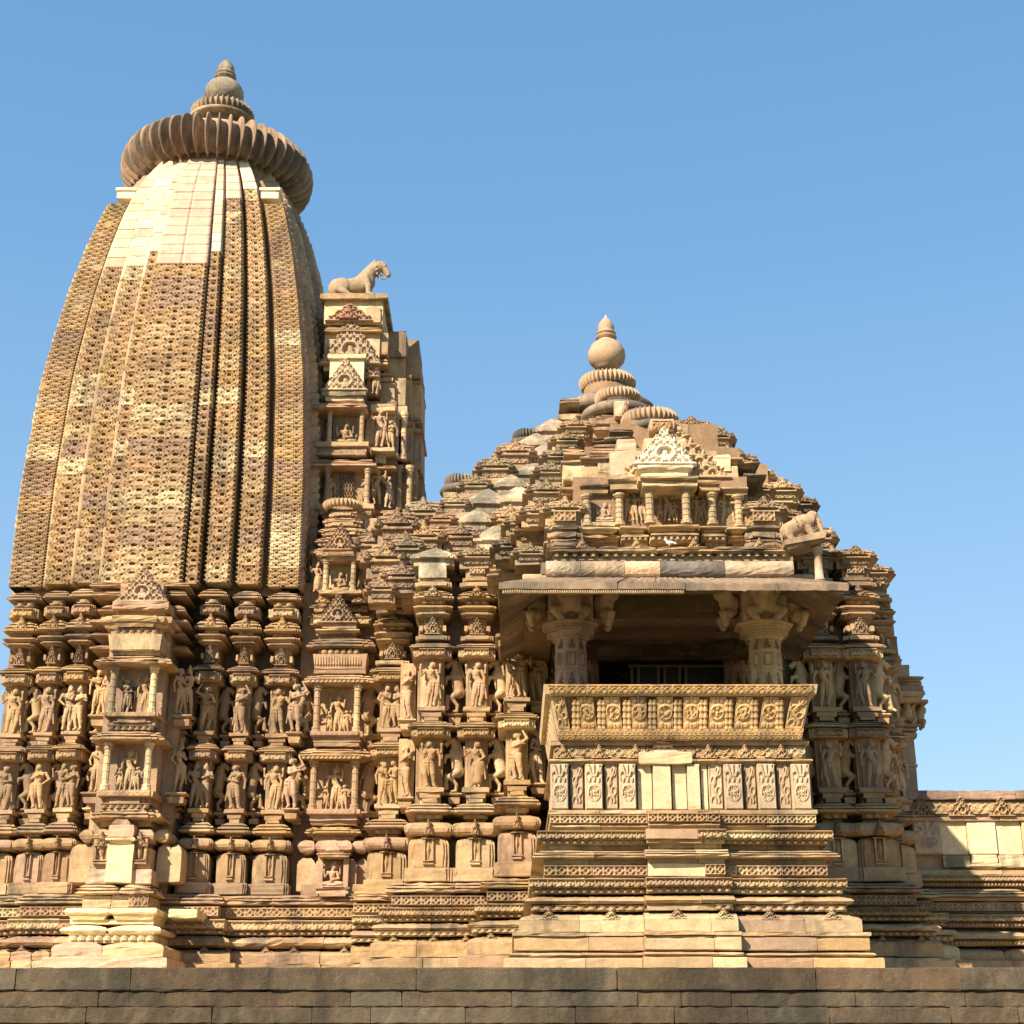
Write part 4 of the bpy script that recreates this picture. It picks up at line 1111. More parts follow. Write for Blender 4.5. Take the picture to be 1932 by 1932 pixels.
for y0, y1, hw, k in ((1120, 1130, 32, 'taper'), (1134, 1146, 60, 'kap'), (1146, 1152, 50, 'dent'), (1154, 1163, 62, 'kap'), (1163, 1178, 58, 'slab')):
    pv('slab' if k == 'dent' else k, 642 - hw, 642 + hw, y0, y1, YM + .05, 'roof_tier', d=1.2, st=.06, chip=.03)
for xx in (610, 678):
    pediment(XF(xx, 1140, YM), .28, YM - .08, ZF(1140, YM), .14, vest, 2)
    frieze('lotus', XF(xx - 4 + (xx > 640) * 8, 1170, YM), .26, YM + .04, ZF(1177, YM), .13, vest, 1.0)
pediment(XF(638, 1150, YM - .2), .70, YM - .18, ZF(1176, YM - .2), .52, vest, 3, (.52, .36, .23), label='pinkish scrollwork gable above the vestibule balcony')
pv('slab', 608, 672, 1176, 1186, YM - .2, 'plain_course', d=1); pv('lip', 594, 678, 1186, 1193, YM - .25, 'plain_course', d=1.2)
frieze('dent', XF(638, 1196, YM), .7, YM - .1, ZF(1203, YM), .09, vest, 1.3, 'dentils', depth=.06); pv('rec', 602, 672, 1193, 1205, YM - .08, 'wall_block', d=1)
pv('kap', 582, 704, 1202, 1221, YM - .25, 'canopy_slab', d=1.4, o=.03, st=.06, col=BROWN, mat='old', chip=.02)
pv('rec', 600, 686, 1221, 1236, YM - .05, 'wall_block', d=1.2)
for i in range(6): add('knob', lathe('knob', [(.03, 0), (.055, .03), (.06, .06), (.05, .09), (.02, .11)], 10), (XF(612 + i * 12, 1230, YM - .2), YM - .15, ZF(1236, YM - .15)), vest, TAN)
pv('itaper', 596, 688, 1235, 1262, YM - .15, 'seat_back', d=1.2, o=.05, col='warm')
frieze('flute', XF(640, 1245, YM), .76, YM - .17, ZF(1256, YM - .15), .15, vest, .3, 'fluting', TAN, depth=.03)
pv('slab', 592, 690, 1262, 1271, YM - .15, 'plain_course', d=1.2)
pv('kap', 574, 703, 1271, 1289, YM - .25, 'canopy_slab', d=1.4, o=.03, st=.06, col=TAN, chip=.02)
frieze('dent', XF(638, 1280, YM), .95, YM - .3, ZF(1288, YM - .3), .06, vest, 1.2, 'dentils', depth=.03)
framed_niche(vest, 597, 673, 1289, 1381, YM - .25, 'trio', pal='wall', colw=.15, back=.34, fh=.86)
pv('slab', 586, 684, 1380, 1389, YM - .3, 'sill', d=1.2, col=PINK); frieze('scroll', XF(635, 1384, YM), .78, YM - .31, ZF(1388, YM - .3), .07, vest, 1.3, 'sill_carving', PINK, depth=.015)
pv('taper', 590, 680, 1389, 1399, YM - .25, 'plain_course', d=1.2); pv('slab', 592, 678, 1401, 1408, YM - .3, 'plain_course', d=1.2)
pv('kap', 568, 694, 1410, 1428, YM - .3, 'canopy_slab', d=1.4, o=.04, st=.06, col=TAN, chip=.02)
frieze('dent', XF(631, 1420, YM), .95, YM - .34, ZF(1433, YM - .3), .06, vest, 1.2, 'dentils', depth=.03)
framed_niche(vest, 590, 669, 1431, 1528, YM - .25, 'trio', pal='wall', colw=.15, back=.34, fh=.92)
pv('slab', 580, 679, 1527, 1537, YM - .3, 'sill', d=1.2, col=PINK); frieze('scroll', XF(629, 1532, YM), .78, YM - .31, ZF(1536, YM - .3), .08, vest, 1.3, 'sill_carving', PINK, depth=.015)
pv('taper', 584, 674, 1537, 1548, YM - .25, 'plain_course', d=1.2); pv('slab', 586, 672, 1548, 1556, YM - .2, 'plain_course', d=1.2)
pv('kap', 574, 680, 1558, 1572, YM - .35, 'cornice', d=1.4, o=.0, st=.06, chip=.05); frieze('dent', XF(628, 1574, YM), .7, YM - .2, ZF(1581, YM), .07, vest, 1.3, 'dentils', depth=.04)
pv('rec', 590, 668, 1572, 1586, YM - .15, 'wall_block', d=1)
for a, b, dy in ((562, 594, .1), (594, 664, -.12), (664, 694, .1)):
    pv('torus', a, b, 1584, 1609, YM - .35 + dy, 'rounded_course', d=1.2, col=PINK)
for a, b, dy in ((560, 594, .12), (594, 606, -.02), (648, 672, -.02), (673, 693, .12), (606, 648, .04)):
    pv('khura', a, b, 1618, 1682, YM - .35 + dy, 'shouldered_panel', d=1.2, col='wall')
for a, b in ((568, 600), (650, 688)): pv('slab', a, b, 1668, 1692, YM - .42, 'plinth_block', d=1.2, col='wall')
pv('pyr', 614, 642, 1582, 1606, YM - .55, 'cap_stone', d=.4, col=PINK)
mini_niche(XF(628, 1650, YM - .5), YM - .5, ZF(1686, YM - .5), .70, .50, vest, PINK, seat=True)
pv('kap', 600, 656, 1604, 1618, YM - .62, 'niche_canopy', d=.4, col=TAN, chip=.02)
pv('slab', 602, 652, 1684, 1692, YM - .6, 'niche_sill', d=.4, col=BROWN)
pv('rec', 560, 700, 1100, 1700, YM + .25, 'core', d=1.5, col=(.30, .20, .12), seg=1)
pv('rec', 560, 730, 1100, 1700, YM + .6, 'core', d=2.5, col=(.30, .20, .12), seg=1)
base_run(vest, XF(556, 1750, YT) - .35, XF(712, 1750, YT) - .1, YT + .08, B_TOWER, YT, ends=False)
for (y0, y1) in ((1300, 1382), (1446, 1530)):
    figure('beast', XF(570, y1, YM), YM + .15, ZF(y1 + 2, YM), .86, vest, 'wall', 1, wide=1.0)
    figure('beast', XF(697, y1, YM), YM + .2, ZF(y1 + 2, YM), .95, vest, 'wall', -1, wide=1.1)

# ------------------------------------------------ lion and its like
def lion():
    P = []; c = lambda a, b, ra, rb: P.append(('c', a, b, ra, rb)); e = lambda a, r: P.append(('e', a, r))
    e((-.42, 0, .17), (.17, .155, .175)); e((-.33, 0, .23), (.16, .15, .13)); c((-.33, 0, .19), (.08, 0, .25), .13, .145)
    c((.04, 0, .27), (.16, 0, .30), .145, .14); c((.12, 0, .34), (.25, 0, .51), .145, .105); c((.26, 0, .50), (.37, 0, .565), .105, .095)
    for i in range(11):                        # mane: locks down both sides of the neck
        t = i / 10; x_, z_ = -.06 + .34 * t, .33 + .30 * t
        for s in (-1, 1): c((x_, .02 * s, z_ + .02), (x_ - .015, .095 * s, z_ - .09 - .05 * t), .030, .018)
    e((.41, 0, .565), (.10, .085, .09)); c((.45, 0, .55), (.53, 0, .455), .07, .055); e((.545, 0, .425), (.05, .05, .045)); c((.40, 0, .47), (.425, 0, .37), .032, .018)
    c((.425, 0, .36), (.50, 0, .37), .016, .014); e((.47, -.062, .55), (.026, .016, .02)); e((.47, .062, .55), (.026, .016, .02))
    for s in (-1, 1):
        e((.37, .075 * s, .60), (.03, .018, .035))
        c((.13, .12 * s, .32), (.19, .135 * s, .16), .075, .055); c((.19, .135 * s, .16), (.19, .135 * s, .05), .055, .05); e((.22, .135 * s, .03), (.08, .052, .032)); e((.13, .13 * s, .30), (.085, .04, .10))
        for q in (-.03, 0, .03): e((.29, .115 * s + q, .022), (.025, .014, .02))
        e((-.30, .12 * s, .20), (.13, .055, .12)); c((-.40, .13 * s, .13), (-.20, .14 * s, .045), .062, .045); e((-.15, .14 * s, .025), (.075, .042, .026))
        for q in (-.025, 0, .025): e((-.085, .14 * s + q, .018), (.022, .012, .016))
    for i in range(10):                        # collar
        a = R(36 * i); e((.325 - .02 * math.cos(a), .105 * math.sin(a), .50 + .10 * math.cos(a)), (.02, .018, .02))
    c((-.52, .03, .10), (-.50, .05, .26), .03, .03)
    return P
LY = 25.74
lm = sculpt('lion', lion(), .0085, .012, zmin=0)
lz = ZF(553, 25.5) - .01; lx = XF(678, 540, LY)
lion_o = add('lion_statue', lm, (lx, LY, lz), None, (.50, .36, .22), 'stone', scale=(1.0, 1.05, 1.24))
lion_o['label'] = 'crouching stone lion with a collar on the ledge beside the tower'; lion_o['category'] = 'statue'
def elephant():
    P = []; c = lambda a, b, ra, rb: P.append(('c', a, b, ra, rb)); e = lambda a, r: P.append(('e', a, r))
    c((-.28, 0, .36), (.10, 0, .44), .185, .20); e((-.34, 0, .34), (.16, .17, .19)); e((.02, 0, .52), (.18, .14, .12)); c((.12, 0, .46), (.28, 0, .52), .16, .125)
    e((.30, 0, .55), (.13, .12, .13)); c((.37, 0, .48), (.40, 0, .28), .075, .055); c((.40, 0, .28), (.40, 0, .12), .055, .04); c((.40, 0, .12), (.46, 0, .05), .038, .035); c((.46, 0, .05), (.52, 0, .10), .035, .03)
    for s in (-1, 1):
        c((-.34, .10 * s, .28), (-.33, .11 * s, .05), .085, .062); e((-.32, .11 * s, .03), (.07, .06, .03))
        c((.09, .10 * s, .30), (.14, .11 * s, .05), .085, .062); e((.15, .11 * s, .03), (.07, .06, .03))
        e((.25, .125 * s, .50), (.075, .022, .12)); c((.37, .06 * s, .42), (.45, .07 * s, .36), .022, .014); e((.38, .10 * s, .57), (.02, .015, .018))
    for x in (-.12, -.02): 
        for i in range(8): a = R(-100 + i * 28.5); e((x + .0, .195 * math.sin(a), .41 + .2 * math.cos(a)), (.014, .04, .04))
    c((-.47, 0, .42), (-.52, 0, .15), .028, .02)
    e((.56, -.02, .06), (.06, .05, .06)); e((.60, -.02, .14), (.035, .035, .04)); c((.52, -.04, .06), (.47, -.05, .10), .02, .016)
    return P

# ================================================================== assembly hall
hall = thing('assembly_hall', (2.0, 27.1, PZ), 'broad temple hall under a rising pyramid of small bell-shaped stone roofs', 'hall')
HX, HY = 2.0, 27.1; RX = 1.76
YH = 22.3
def bell_mesh(kind=0, seed=0):
    """small bell roof one unit wide, sitting on a carved block"""
    global rnd
    V, F = [], []; rs = random.Random(seed)
    def ring(w, st, z, dn=.006):
        P = plan(w, w, st, .6); P = [(x, y - w / 2) for x, y in P]; b = len(V)
        # mirror the stepped front to a plain back
        for x, y in P: V.append((x + rs.gauss(0, dn), y + rs.gauss(0, dn), z + rs.gauss(0, dn)))
        return list(range(b, b + len(P)))
    if kind == 'plain': prof = [(.92, .0), (.92, .24), (1.12, .25), (1.12, .33), (1.02, .335), (1.0, .45), (.90, .455), (.55, .66), (.16, .86), (.12, .87)]
    else: prof = [(.84, -.1), (.84, .22), (1.0, .23), (1.12, .24), (1.12, .28), (1.0, .34), (.90, .35), (.90, .38), (1.02, .385), (1.02, .43), (.90, .48), (.80, .49), (.80, .52), (.90, .525), (.90, .56), (.74, .61), (.60, .62), (.60, .65), (.66, .655), (.66, .69), (.46, .73), (.2, .75)]
    rings = [ring(w, .07 * w, z) for w, z in prof]
    for a, b in zip(rings[:-1], rings[1:]):
        for i in range(len(a)): j = (i + 1) % len(a); F.append((a[i], a[j], b[j], b[i]))
    F.append(tuple(rings[-1])); F.append(tuple(reversed(rings[0])))
    me = mk('bell_roof', V, F)
    if kind != 'plain':
        import bmesh
        bm = bmesh.new(); bm.from_mesh(me)
        # carved gable in front of the tiers, small lozenges on the block
        for src, sx, sz, y, z, x in ((PED[2], .56, .36, -.52, .36, 0), (strip('dia', 3, 1, 8, .05), .62, .18, -.43, .04, 0), (PED[2], .2, .2, -.52, .30, -.4), (PED[2], .2, .2, -.52, .30, .4)):
            b2 = bmesh.new(); b2.from_mesh(src)
            for v in b2.verts: v.co = (v.co.x * sx + x, v.co.y * 1.0 + y, v.co.z * sz + z)
            t = bpy.data.meshes.new('t'); b2.to_mesh(t); b2.free(); bm.from_mesh(t); bpy.data.meshes.remove(t)
        bm.to_mesh(me); bm.free()
    return me
BELL = [bell_mesh(0, i) for i in range(3)]; PLN = [bell_mesh('plain', 5), bell_mesh('plain', 6)]
def pyr_half(d):                                     # half extents of the roof against height above the eye
    return float(np.interp(d, [7.0, 8.05, 8.8, 9.3, 10.2, 11.4], [3.8, 3.4, 2.95, 2.55, 1.78, .75]))
lev = []
d = 7.15
while d < 11.0: lev.append(d); d += .41
for k, d in enumerate(lev):
    hx = pyr_half(d); hy = hx * 1.06 + .1
    z = CZ + d
    add('roof_tier', loft('tier', [(-hx + .22, hy - .22), (-hx + .22, -hy + .22), (hx - .22, -hy + .22), (hx - .22, hy - .22)], [(0, -.25), (0, .16), (.05, .17), (.06, .26), (0, .27), (-.1, .36)], seg=.4, jit=.008), (RX, HY, z), hall, 'roof', 'old')
    n = max(2, round(2 * hx / .56)); 
    for s in range(n):
        x = -hx + .25 + (2 * hx - .5) * (s + (0 if k % 2 else .0)) / (n - 1) + rnd.uniform(-.02, .02)
        if abs(x) < .75 and k >= 6: continue
        w = .60 * rnd.uniform(.80, 1.12)
        centre = -hx * .85 < x < .2 and 2 <= k <= 10 and x > -2.6 + k * .02
        pln = centre and rnd.random() < .66
        me = rnd.choice(PLN if pln else BELL)
        yy = HY - hy + .12 - (.25 if abs(x) < hx * .5 else 0) + rnd.uniform(-.05, .05)
        add('miniature_roof', me, (RX + x, yy + .1, z - .1 + rnd.uniform(-.04, .04)), hall, rnd.choice([(.58, .49, .32), (.52, .44, .29), (.60, .50, .32), (.54, .42, .29)]) if pln else 'roof', 'old' if (pln or rnd.random() < .5) else 'stone', scale=(w * 1.1, w, w * .95))
    m = max(2, round(hy / .62))
    for sx in (-1, 1):
        for s in range(1, m):
            y = -hy + .3 + s * .62
            if y > .8: break
            if sx == 1 and y > -hy * .2: continue
            add('miniature_roof', rnd.choice(BELL), (RX + sx * (hx - .1), HY + y, z - .1), hall, 'roof', 'old' if rnd.random() < .4 else 'stone', scale=(.58, .58, .48))
# dark half discs on the left ridge
for px_, py_, Y in ((858, 912, 25.2), (985, 826, 26.0)):
    add('ribbed_disc', amalaka(.30, .10, 30, 1, .4), (XF(px_ + 12, py_, Y), Y, ZF(py_ + 8, Y)), hall, (.27, .23, .18), 'dark')
    add('roof_disc', lathe('roof_disc', ring_prof(.38, .07), 32), (XF(px_ + 12, py_, Y), Y, ZF(py_ + 8, Y) - .16), hall, (.27, .23, .18), 'dark')
    add('roof_tier', loft('tier', [(-.30, .30), (-.30, -.30), (.30, -.30), (.30, .30)], [(0, -.5), (0, 0)], seg=.3), (XF(px_ + 12, py_, Y), Y, ZF(py_ + 8, Y) - .2), hall, 'roof', 'old')
# finial stack
FY = 27.1; FX = XF(1146, 735, FY)
zf = lambda py: ZF(py, FY)
add('roof_disc', lathe('roof_disc', ring_prof(.95, .15, .18), 48), (FX, FY, zf(768) - .33), hall, (.42, .33, .23), 'dark')
add('neck', lathe('neck', [(.5, 0), (.46, .42)], 40), (FX, FY, zf(768) - .05), hall, BROWN)
add('ribbed_disc', amalaka(.56, .14, 38, 1, .42), (FX, FY, zf(727) - .12), hall, (.52, .38, .23))
add('pot_finial', pot('pot', .37, 1.16), (FX, FY, zf(700)), hall, (.50, .34, .21), 'clean')
add('finial_tip', lathe('finial_tip', [(.045, 0), (.04, .06), (.02, .11), (.004, .15)], 16), (FX, FY, zf(700) + 1.08), hall, (.7, .68, .66), 'tip')
add('roof_tier', loft('tier', [(-.95, .95), (-.95, -.95), (.95, -.95), (.95, .95)], [(0, -.9), (0, -.3), (.06, -.28), (.06, -.2), (-.1, -.12)], seg=.3, jit=.01), (FX, FY, zf(768) - .40), hall, 'roof', 'old')
# front sub-roof with its own discs
SY = 25.5; SX = XF(1165, 740, SY)
add('roof_disc', lathe('roof_disc', ring_prof(.68, .11, .14), 44), (SX, SY, ZF(772, SY) - .28), hall, (.40, .32, .22), 'dark')
add('ribbed_disc', amalaka(.43, .11, 34, 1, .42), (SX, SY, ZF(750, SY) - .13), hall, (.50, .35, .22))
for y0, y1, hw in ((776, 786, 50), (786, 800, 66), (800, 812, 60), (812, 826, 84), (826, 842, 78), (842, 858, 100)):
    pcourse('kap' if y0 in (776, 800, 826) else 'slab', 1165 - hw, 1165 + hw, y0, y1, SY - .5 - (y0 - 776) * .018, hall, 'roof_tier', d=2.2, st=.12, col='roof', mat='old', chip=.03)
pcourse('slab', 1160, 1186, 756, 785, SY - .85, hall, 'roof_block', d=.3, col=ROSE, mat='clean')
pediment(XF(1180, 770, SY - .8), .25, SY - .86, ZF(786, SY - .9), .3, hall, 2, PINK)
for a, b, y0, y1, Y in ((1056, 1094, 746, 760, 26.0), (1086, 1126, 776, 786, 25.5), (1120, 1180, 800, 812, 24.2), (1110, 1190, 822, 834, 23.8), (1104, 1170, 846, 860, 23.2)):
    pcourse('kap', a, b, y0, y1, Y, hall, 'roof_slab', d=1.2, col='roof', mat='old', chip=.03)
# wall strips left of the porch, right of it
HB = [(-3.92, .44, 1.50, ('pair', 'pair2'), 0), (-3.20, .42, 0, ('b', 'f'), -1), (-2.53, .40, 0.02, ('f', 'e'), 1), (-1.93, .38, -.62, ('pair2', 'd'), 1)]
for i, (rx, w, dy, figs, fl) in enumerate(HB):
    skip = ()
    upper_band(hall, HX + rx, w, YH + dy, T_HALL, YH, figs, dback=.9, pal='warm' if i else 'wall', flip=fl or 1)
for rx, w, dy, figs in ((2.68, .42, .02, ('f', 'b')), (3.28, .44, 0, ('b', 'f')), (3.74, .38, .8, ('d', 'g'))):
    upper_band(hall, HX + rx, w, YH + dy, T_HALL, YH, figs, dback=.9, pal='wall')
for rx, w, dy in ((-3.92, .50, 1.50), (4.45, .42, .8), (3.25, .5, .02)):
    pass
# tops of the strips: bell roofs, one plain restored cap
for rx, dy, pln in ((-3.92, 1.5, 0), (-3.20, 0, 1), (-2.53, 0, 0), (2.68, .02, 0), (3.28, 0, 0), (3.74, .8, 0)):
    z = ZF(1062, YH)
    me = PLN[0] if pln else BELL[0]; w = .66
    add('miniature_roof', me, (HX + rx, YH + dy + .28, z - .04), hall, (.62, .52, .34) if pln else 'roof', 'old' if pln else 'stone', scale=(w, w, w * .62))
pcourse('slab', 790, 842, 1062, 1090, YH - .06, hall, 'plain_block', d=.6, col=(.72, .62, .42), mat='old')
# row of older roofs to the left of the strips
for px_, py_, Y, s in ((752, 1015, 23.6, .75), (730, 1075, 23.4, .72), (770, 1048, 23.3, .6), (800, 985, 23.9, .66), (705, 1040, 23.9, .6), (722, 1120, 23.2, .5)):
    add('miniature_roof', rnd.choice(BELL), (XF(px_, py_, Y), Y, ZF(py_ + 18, Y)), hall, 'roof', 'dark' if s > .7 else 'old', scale=(s, s, s))
# big eaves stones between roof and wall at the left of the porch
for a, b, y0, y1, Y in ((930, 1030, 1062, 1070, 21.6), (924, 1034, 1070, 1078, 21.4), (918, 1036, 1079, 1088, 21.2), (960, 1030, 1050, 1062, 21.8), (940, 1000, 1020, 1050, 22.0)):
    pcourse('lip' if y0 != 1020 else 'slab', a, b, y0, y1, Y, hall, 'eaves_slab', d=1.0, st=.08, col='roof', chip=.02)
pcourse('slab', 986, 1030, 990, 1048, 21.5, hall, 'carved_panel', d=.6, col=CREAM)
figure('beast', XF(1008, 1040, 21.4), 21.48, ZF(1046, 21.4), .36, hall, CREAM, 1, wide=1.6)
# walls behind
def hbox(x0, x1, y0, y1, z0, z1, nm='rear_wall', col=(.34, .23, .14), par=None, mat=None):
    return add(nm, loft(nm, [(x0, y1), (x0, y0), (x1, y0), (x1, y1)], [(0, 0), (0, z1 - z0)], seg=1.2, jit=0), (0, 0, z0), par or hall, col, mat)
ZT = ZF(1085, YH)
hbox(-1.45, .62, YH + .60, 30, PZ, ZT); hbox(-2.10, -1.45, YH + 2.2, 30, PZ, ZT)
for y0, y1, o, kd in ((1140, 1150, .06, 'kap'), (1196, 1204, .06, 'kap'), (1254, 1264, .08, 'kap'), (1268, 1284, .06, 'slab'), (1384, 1392, .06, 'lip'), (1404, 1412, .08, 'kap'), (1416, 1430, .06, 'slab'), (1530, 1538, .06, 'lip'), (1552, 1568, .08, 'kap'), (1582, 1600, .10, 'torus'), (1610, 1664, .08, 'slab')):
    course(kd, -2.45, 1.0, 24.98, ZF(y1, 24.9), ZF(y0, 24.9), vest, 'rear_course', d=.4, o=o, col='wall', seg=.15, chip=.02); hbox(-1.5, .2, YH + .2, 25, PZ, ZF(1664, YH), col=(.4, .28, .17))
hbox(3.5, 5.52, YH + .60, 30, PZ, ZT); hbox(5.5, 5.95, YH + 1.25, 30, PZ, ZT)
hbox(-1.7, .35, YH - .35, 24, ZF(1240, YH) , ZF(1205, YH)) if 0 else None
for rx, fl in ((-2.86, 1), (-2.22, 1), (2.99, -1), (3.58, -1), (2.36, 1)):
    for y1 in (1338, 1490):
        figure('beast', HX + rx, YH + .30, ZF(y1, YH), .90, hall, 'warm', fl, wide=1.05)
        course('lip', HX + rx, .24, YH + .24, ZF(y1 + 8, YH), ZF(y1, YH), hall, 'pedestal', d=.4, col='warm', seg=.3)
        course('itaper', HX + rx, .18, YH + .26, ZF(y1 + 20, YH), ZF(y1 + 9, YH), hall, 'pedestal', d=.4, col='warm', seg=.3)
for rx, dy, k, rz in ((-3.62, .9, 'd', -20), (-1.63, -.3, 'g', 15), (-1.48, .1, 'a', 20), (3.98, 1.2, 'g', 20)):
    for y1 in (1334, 1486):
        figure(k, HX + rx, YH + dy, ZF(y1, YH), .85, hall, 'warm', 1, rotz=R(rz))
        course('lip', HX + rx, .28, YH + dy - .12, ZF(y1 + 8, YH), ZF(y1, YH), hall, 'pedestal', d=.6, col='warm', seg=.3); course('itaper', HX + rx, .2, YH + dy - .08, ZF(y1 + 20, YH), ZF(y1 + 9, YH), hall, 'pedestal', d=.6, col='warm', seg=.3)
        course('rec', HX + rx, .24, YH + dy + .08, ZF(y1, YH), ZF(y1, YH) + .92, hall, 'wall_shaft', d=.6, col='warm', seg=.3)
for y0, y1, o, kd in ((1120, 1129, .06, 'kap'), (1144, 1152, .04, 'lip'), (1210, 1221, .06, 'kap'), (1224, 1238, .04, 'slab'), (1360, 1371, .06, 'kap'), (1374, 1388, .04, 'slab'), (1515, 1530, .08, 'kap'), (1552, 1574, .08, 'torus'), (1580, 1660, .05, 'slab')):
    for xa, xb in ((-1.4, .2), (4.0, 5.5)):
        course(kd, (xa + xb) / 2, xb - xa, YH + .54, ZF(y1, YH + .3), ZF(y0, YH + .3), hall, 'rear_course', d=.3, o=o, col='wall', seg=.2, chip=.02)
base_run(hall, -1.5, -.22, YH, B_HALL, YH, pal='warm', ends=True)
base_run(hall, -2.35, -1.6, YH + 1.15, B_HALL, YH, pal='base', ends=False)
base_run(hall, -.15, .35, YH - .55, B_HALL, YH, pal='base', ends=True)
base_run(hall, 4.1, 5.5, YH - .0, B_HALL, YH, pal='base', ends=True)
base_run(hall, 5.5, 5.95, YH + .8, B_HALL, YH, pal='base', ends=True)
# ================================================================== balcony porch
PX = 2.08
porch = thing('balcony_porch', (PX, 18.6, PZ), 'projecting porch with a carved slanting balcony, two pillars and broad stone eaves', 'porch')
YP = 18.75
def pp(kind, x0, x1, y0, y1, Y, nm, par=None, **k): return pcourse(kind, x0, x1, y0, y1, Y, par or porch, nm, **k)
def porch_run(kind, hw, y0, y1, Y, nm, carve=None, pal='warm', chip=.014, proj=True, amp=.0035, mat=None):
    """one course round the front and left side, cut into stones; Y is its face"""
    z0, z1 = ZF(y1, Y), ZF(y0, Y); h = z1 - z0
    cuts = [-hw, -hw * .62, -hw * .27, hw * .12, hw * .27, hw * .66, hw]
    cuts = [c + (rnd.uniform(-.12, .12) if 0 < i < len(cuts) - 1 and i not in (2, 4) else 0) for i, c in enumerate(cuts)]
    for i in range(len(cuts) - 1):
        a, b = cuts[i], cuts[i + 1]; mid = proj and i in (2, 3)
        c = pick(pal if not (mid and rnd.random() < .5) else 'cream'); w = b - a - .005; cx = PX + (a + b) / 2
        y = Y - (.14 if mid else 0)
        dj = rnd.uniform(-.006, .006)
        k = {'dia': 'rec', 'lot': 'rec', 'dent': 'rec'}.get(kind, kind)
        pf = [(min(0, o_), z_) for o_, z_ in prof_of(k, 0, h)]
        me = loft(kind, [(-w / 2, 2.9), (-w / 2, 0), (w / 2, 0), (w / 2, 2.9)], [(0, z_) for _, z_ in pf], seg=.13, jit=0)
        cnt = len(me.vertices) // len(pf); co = np.zeros(len(me.vertices) * 3, 'f4'); me.vertices.foreach_get('co', co); co = co.reshape(-1, 3)
        for r_ in range(len(pf)):
            s_ = slice(r_ * cnt, (r_ + 1) * cnt); blk = co[s_]; rs = np.random.RandomState(rnd.randrange(1 << 30))
            fr = blk[:, 1] < .001; lf = (blk[:, 0] < -w / 2 + .001) & (i == 0); rt = (blk[:, 0] > w / 2 - .001) & (i == 5)
            big = h > .14 and kind in ('shoulder', 'slab', 'rec')
            wear = rs.normal(0, amp * (.3 if big else 1), cnt) + (rs.rand(cnt) < (.14 if not big else .3 if r_ >= len(pf) - 2 else 0)) * rs.rand(cnt) * chip * 2
            blk[:, 1] = np.where(fr, -pf[r_][0] + wear, blk[:, 1]); blk[:, 2] += np.where(fr, rs.normal(0, amp * .6, cnt), 0)
            blk[:, 0] = np.where(lf, -w / 2 - pf[r_][0], np.where(rt, w / 2 + pf[r_][0], blk[:, 0])); co[s_] = blk
        me.vertices.foreach_set('co', co.ravel()); me.update()
        blk = add(nm, me, (cx, y + dj, z0 + rnd.uniform(-.002, .002)), porch, c, mat or ('clean' if mid and rnd.random() < .5 else 'stone'))
        y += dj
        if carve and not (mid and i == 2 and rnd.random() < .6):
            if carve == 'dent': frieze('dent', cx, w, y, z0 + h * .1, h * .9, blk, 2.0, 'dentils', c, depth=.035)
            else: frieze(carve, cx, w, y + (.004 if k == 'lip' else 0), z0 + h * (.30 if k == 'lip' else .08), h * (.64 if k == 'lip' else .84), blk, 1.15, col=c, depth=.05)
        if kind == 'shoulder' or (kind == 'kap' and h > .13):
            nn = max(1, round(w / .55))
            for q in range(nn):
                pediment(cx - w / 2 + w * (q + .5) / nn, .24, y + .05, z0 + h * (.62 if kind == 'shoulder' else .3), .12, blk, 2, c, name='arch_ornament')
def hwat(x0, x1, y, Y): return (XF(x1, y, Y) - XF(x0, y, Y)) / 2
PR = [('slab', 1.60, 1398, 1406, 18.72, 'plain_course', None), ('rec', 1.56, 1406, 1432, 18.80, 'scroll_frieze', 'scroll'), ('lip', 1.63, 1432, 1441, 18.68, 'plain_course', None),
      ('slab', 1.64, 1528, 1536, 18.66, 'plain_course', None), ('rec', 1.62, 1537, 1556, 18.72, 'diamond_frieze', 'dia'), ('lip', 1.60, 1556, 1565, 18.70, 'plain_course', None),
      ('lot', 1.78, 1567, 1585, 18.56, 'lotus_frieze', 'lotus'), ('dent', 1.74, 1585, 1593, 18.60, 'dentil_course', 'dent'), ('rec', 1.64, 1593, 1604, 18.72, 'recessed_course', None),
      ('kap', 1.84, 1603, 1619, 18.50, 'cornice', None), ('rec', 1.70, 1619, 1632, 18.66, 'recessed_course', None), ('rec', 1.70, 1632, 1655, 18.64, 'diamond_frieze', 'dia'),
      ('lot', 1.88, 1657, 1676, 18.44, 'lotus_frieze', 'lotus'), ('dent', 1.84, 1677, 1686, 18.48, 'dentil_course', 'dent'), ('roll', 1.94, 1689, 1708, 18.36, 'base_moulding', None),
      ('dent', 1.86, 1708, 1719, 18.44, 'dentil_course', 'dent'), ('shoulder', 2.00, 1721, 1758, 18.32, 'plinth_block', None), ('slab', 2.08, 1759, 1766, 18.24, 'plain_course', None), ('slab', 2.06, 1767, 1794, 18.26, 'plinth_block', None), ('roll', 2.12, 1795, 1806, 18.2, 'base_moulding', None), ('slab', 2.18, 1807, 1846, 18.12, 'plinth_block', None)]
for kind, hw, y0, y1, Y, nm, cv in PR:
    porch_run(kind, hw, y0, y1, Y, nm, cv, pal='warm' if y0 < 1700 else 'base', proj=(y0 > 1536), mat='clean' if y0 > 1760 and rnd.random() < .4 else None)
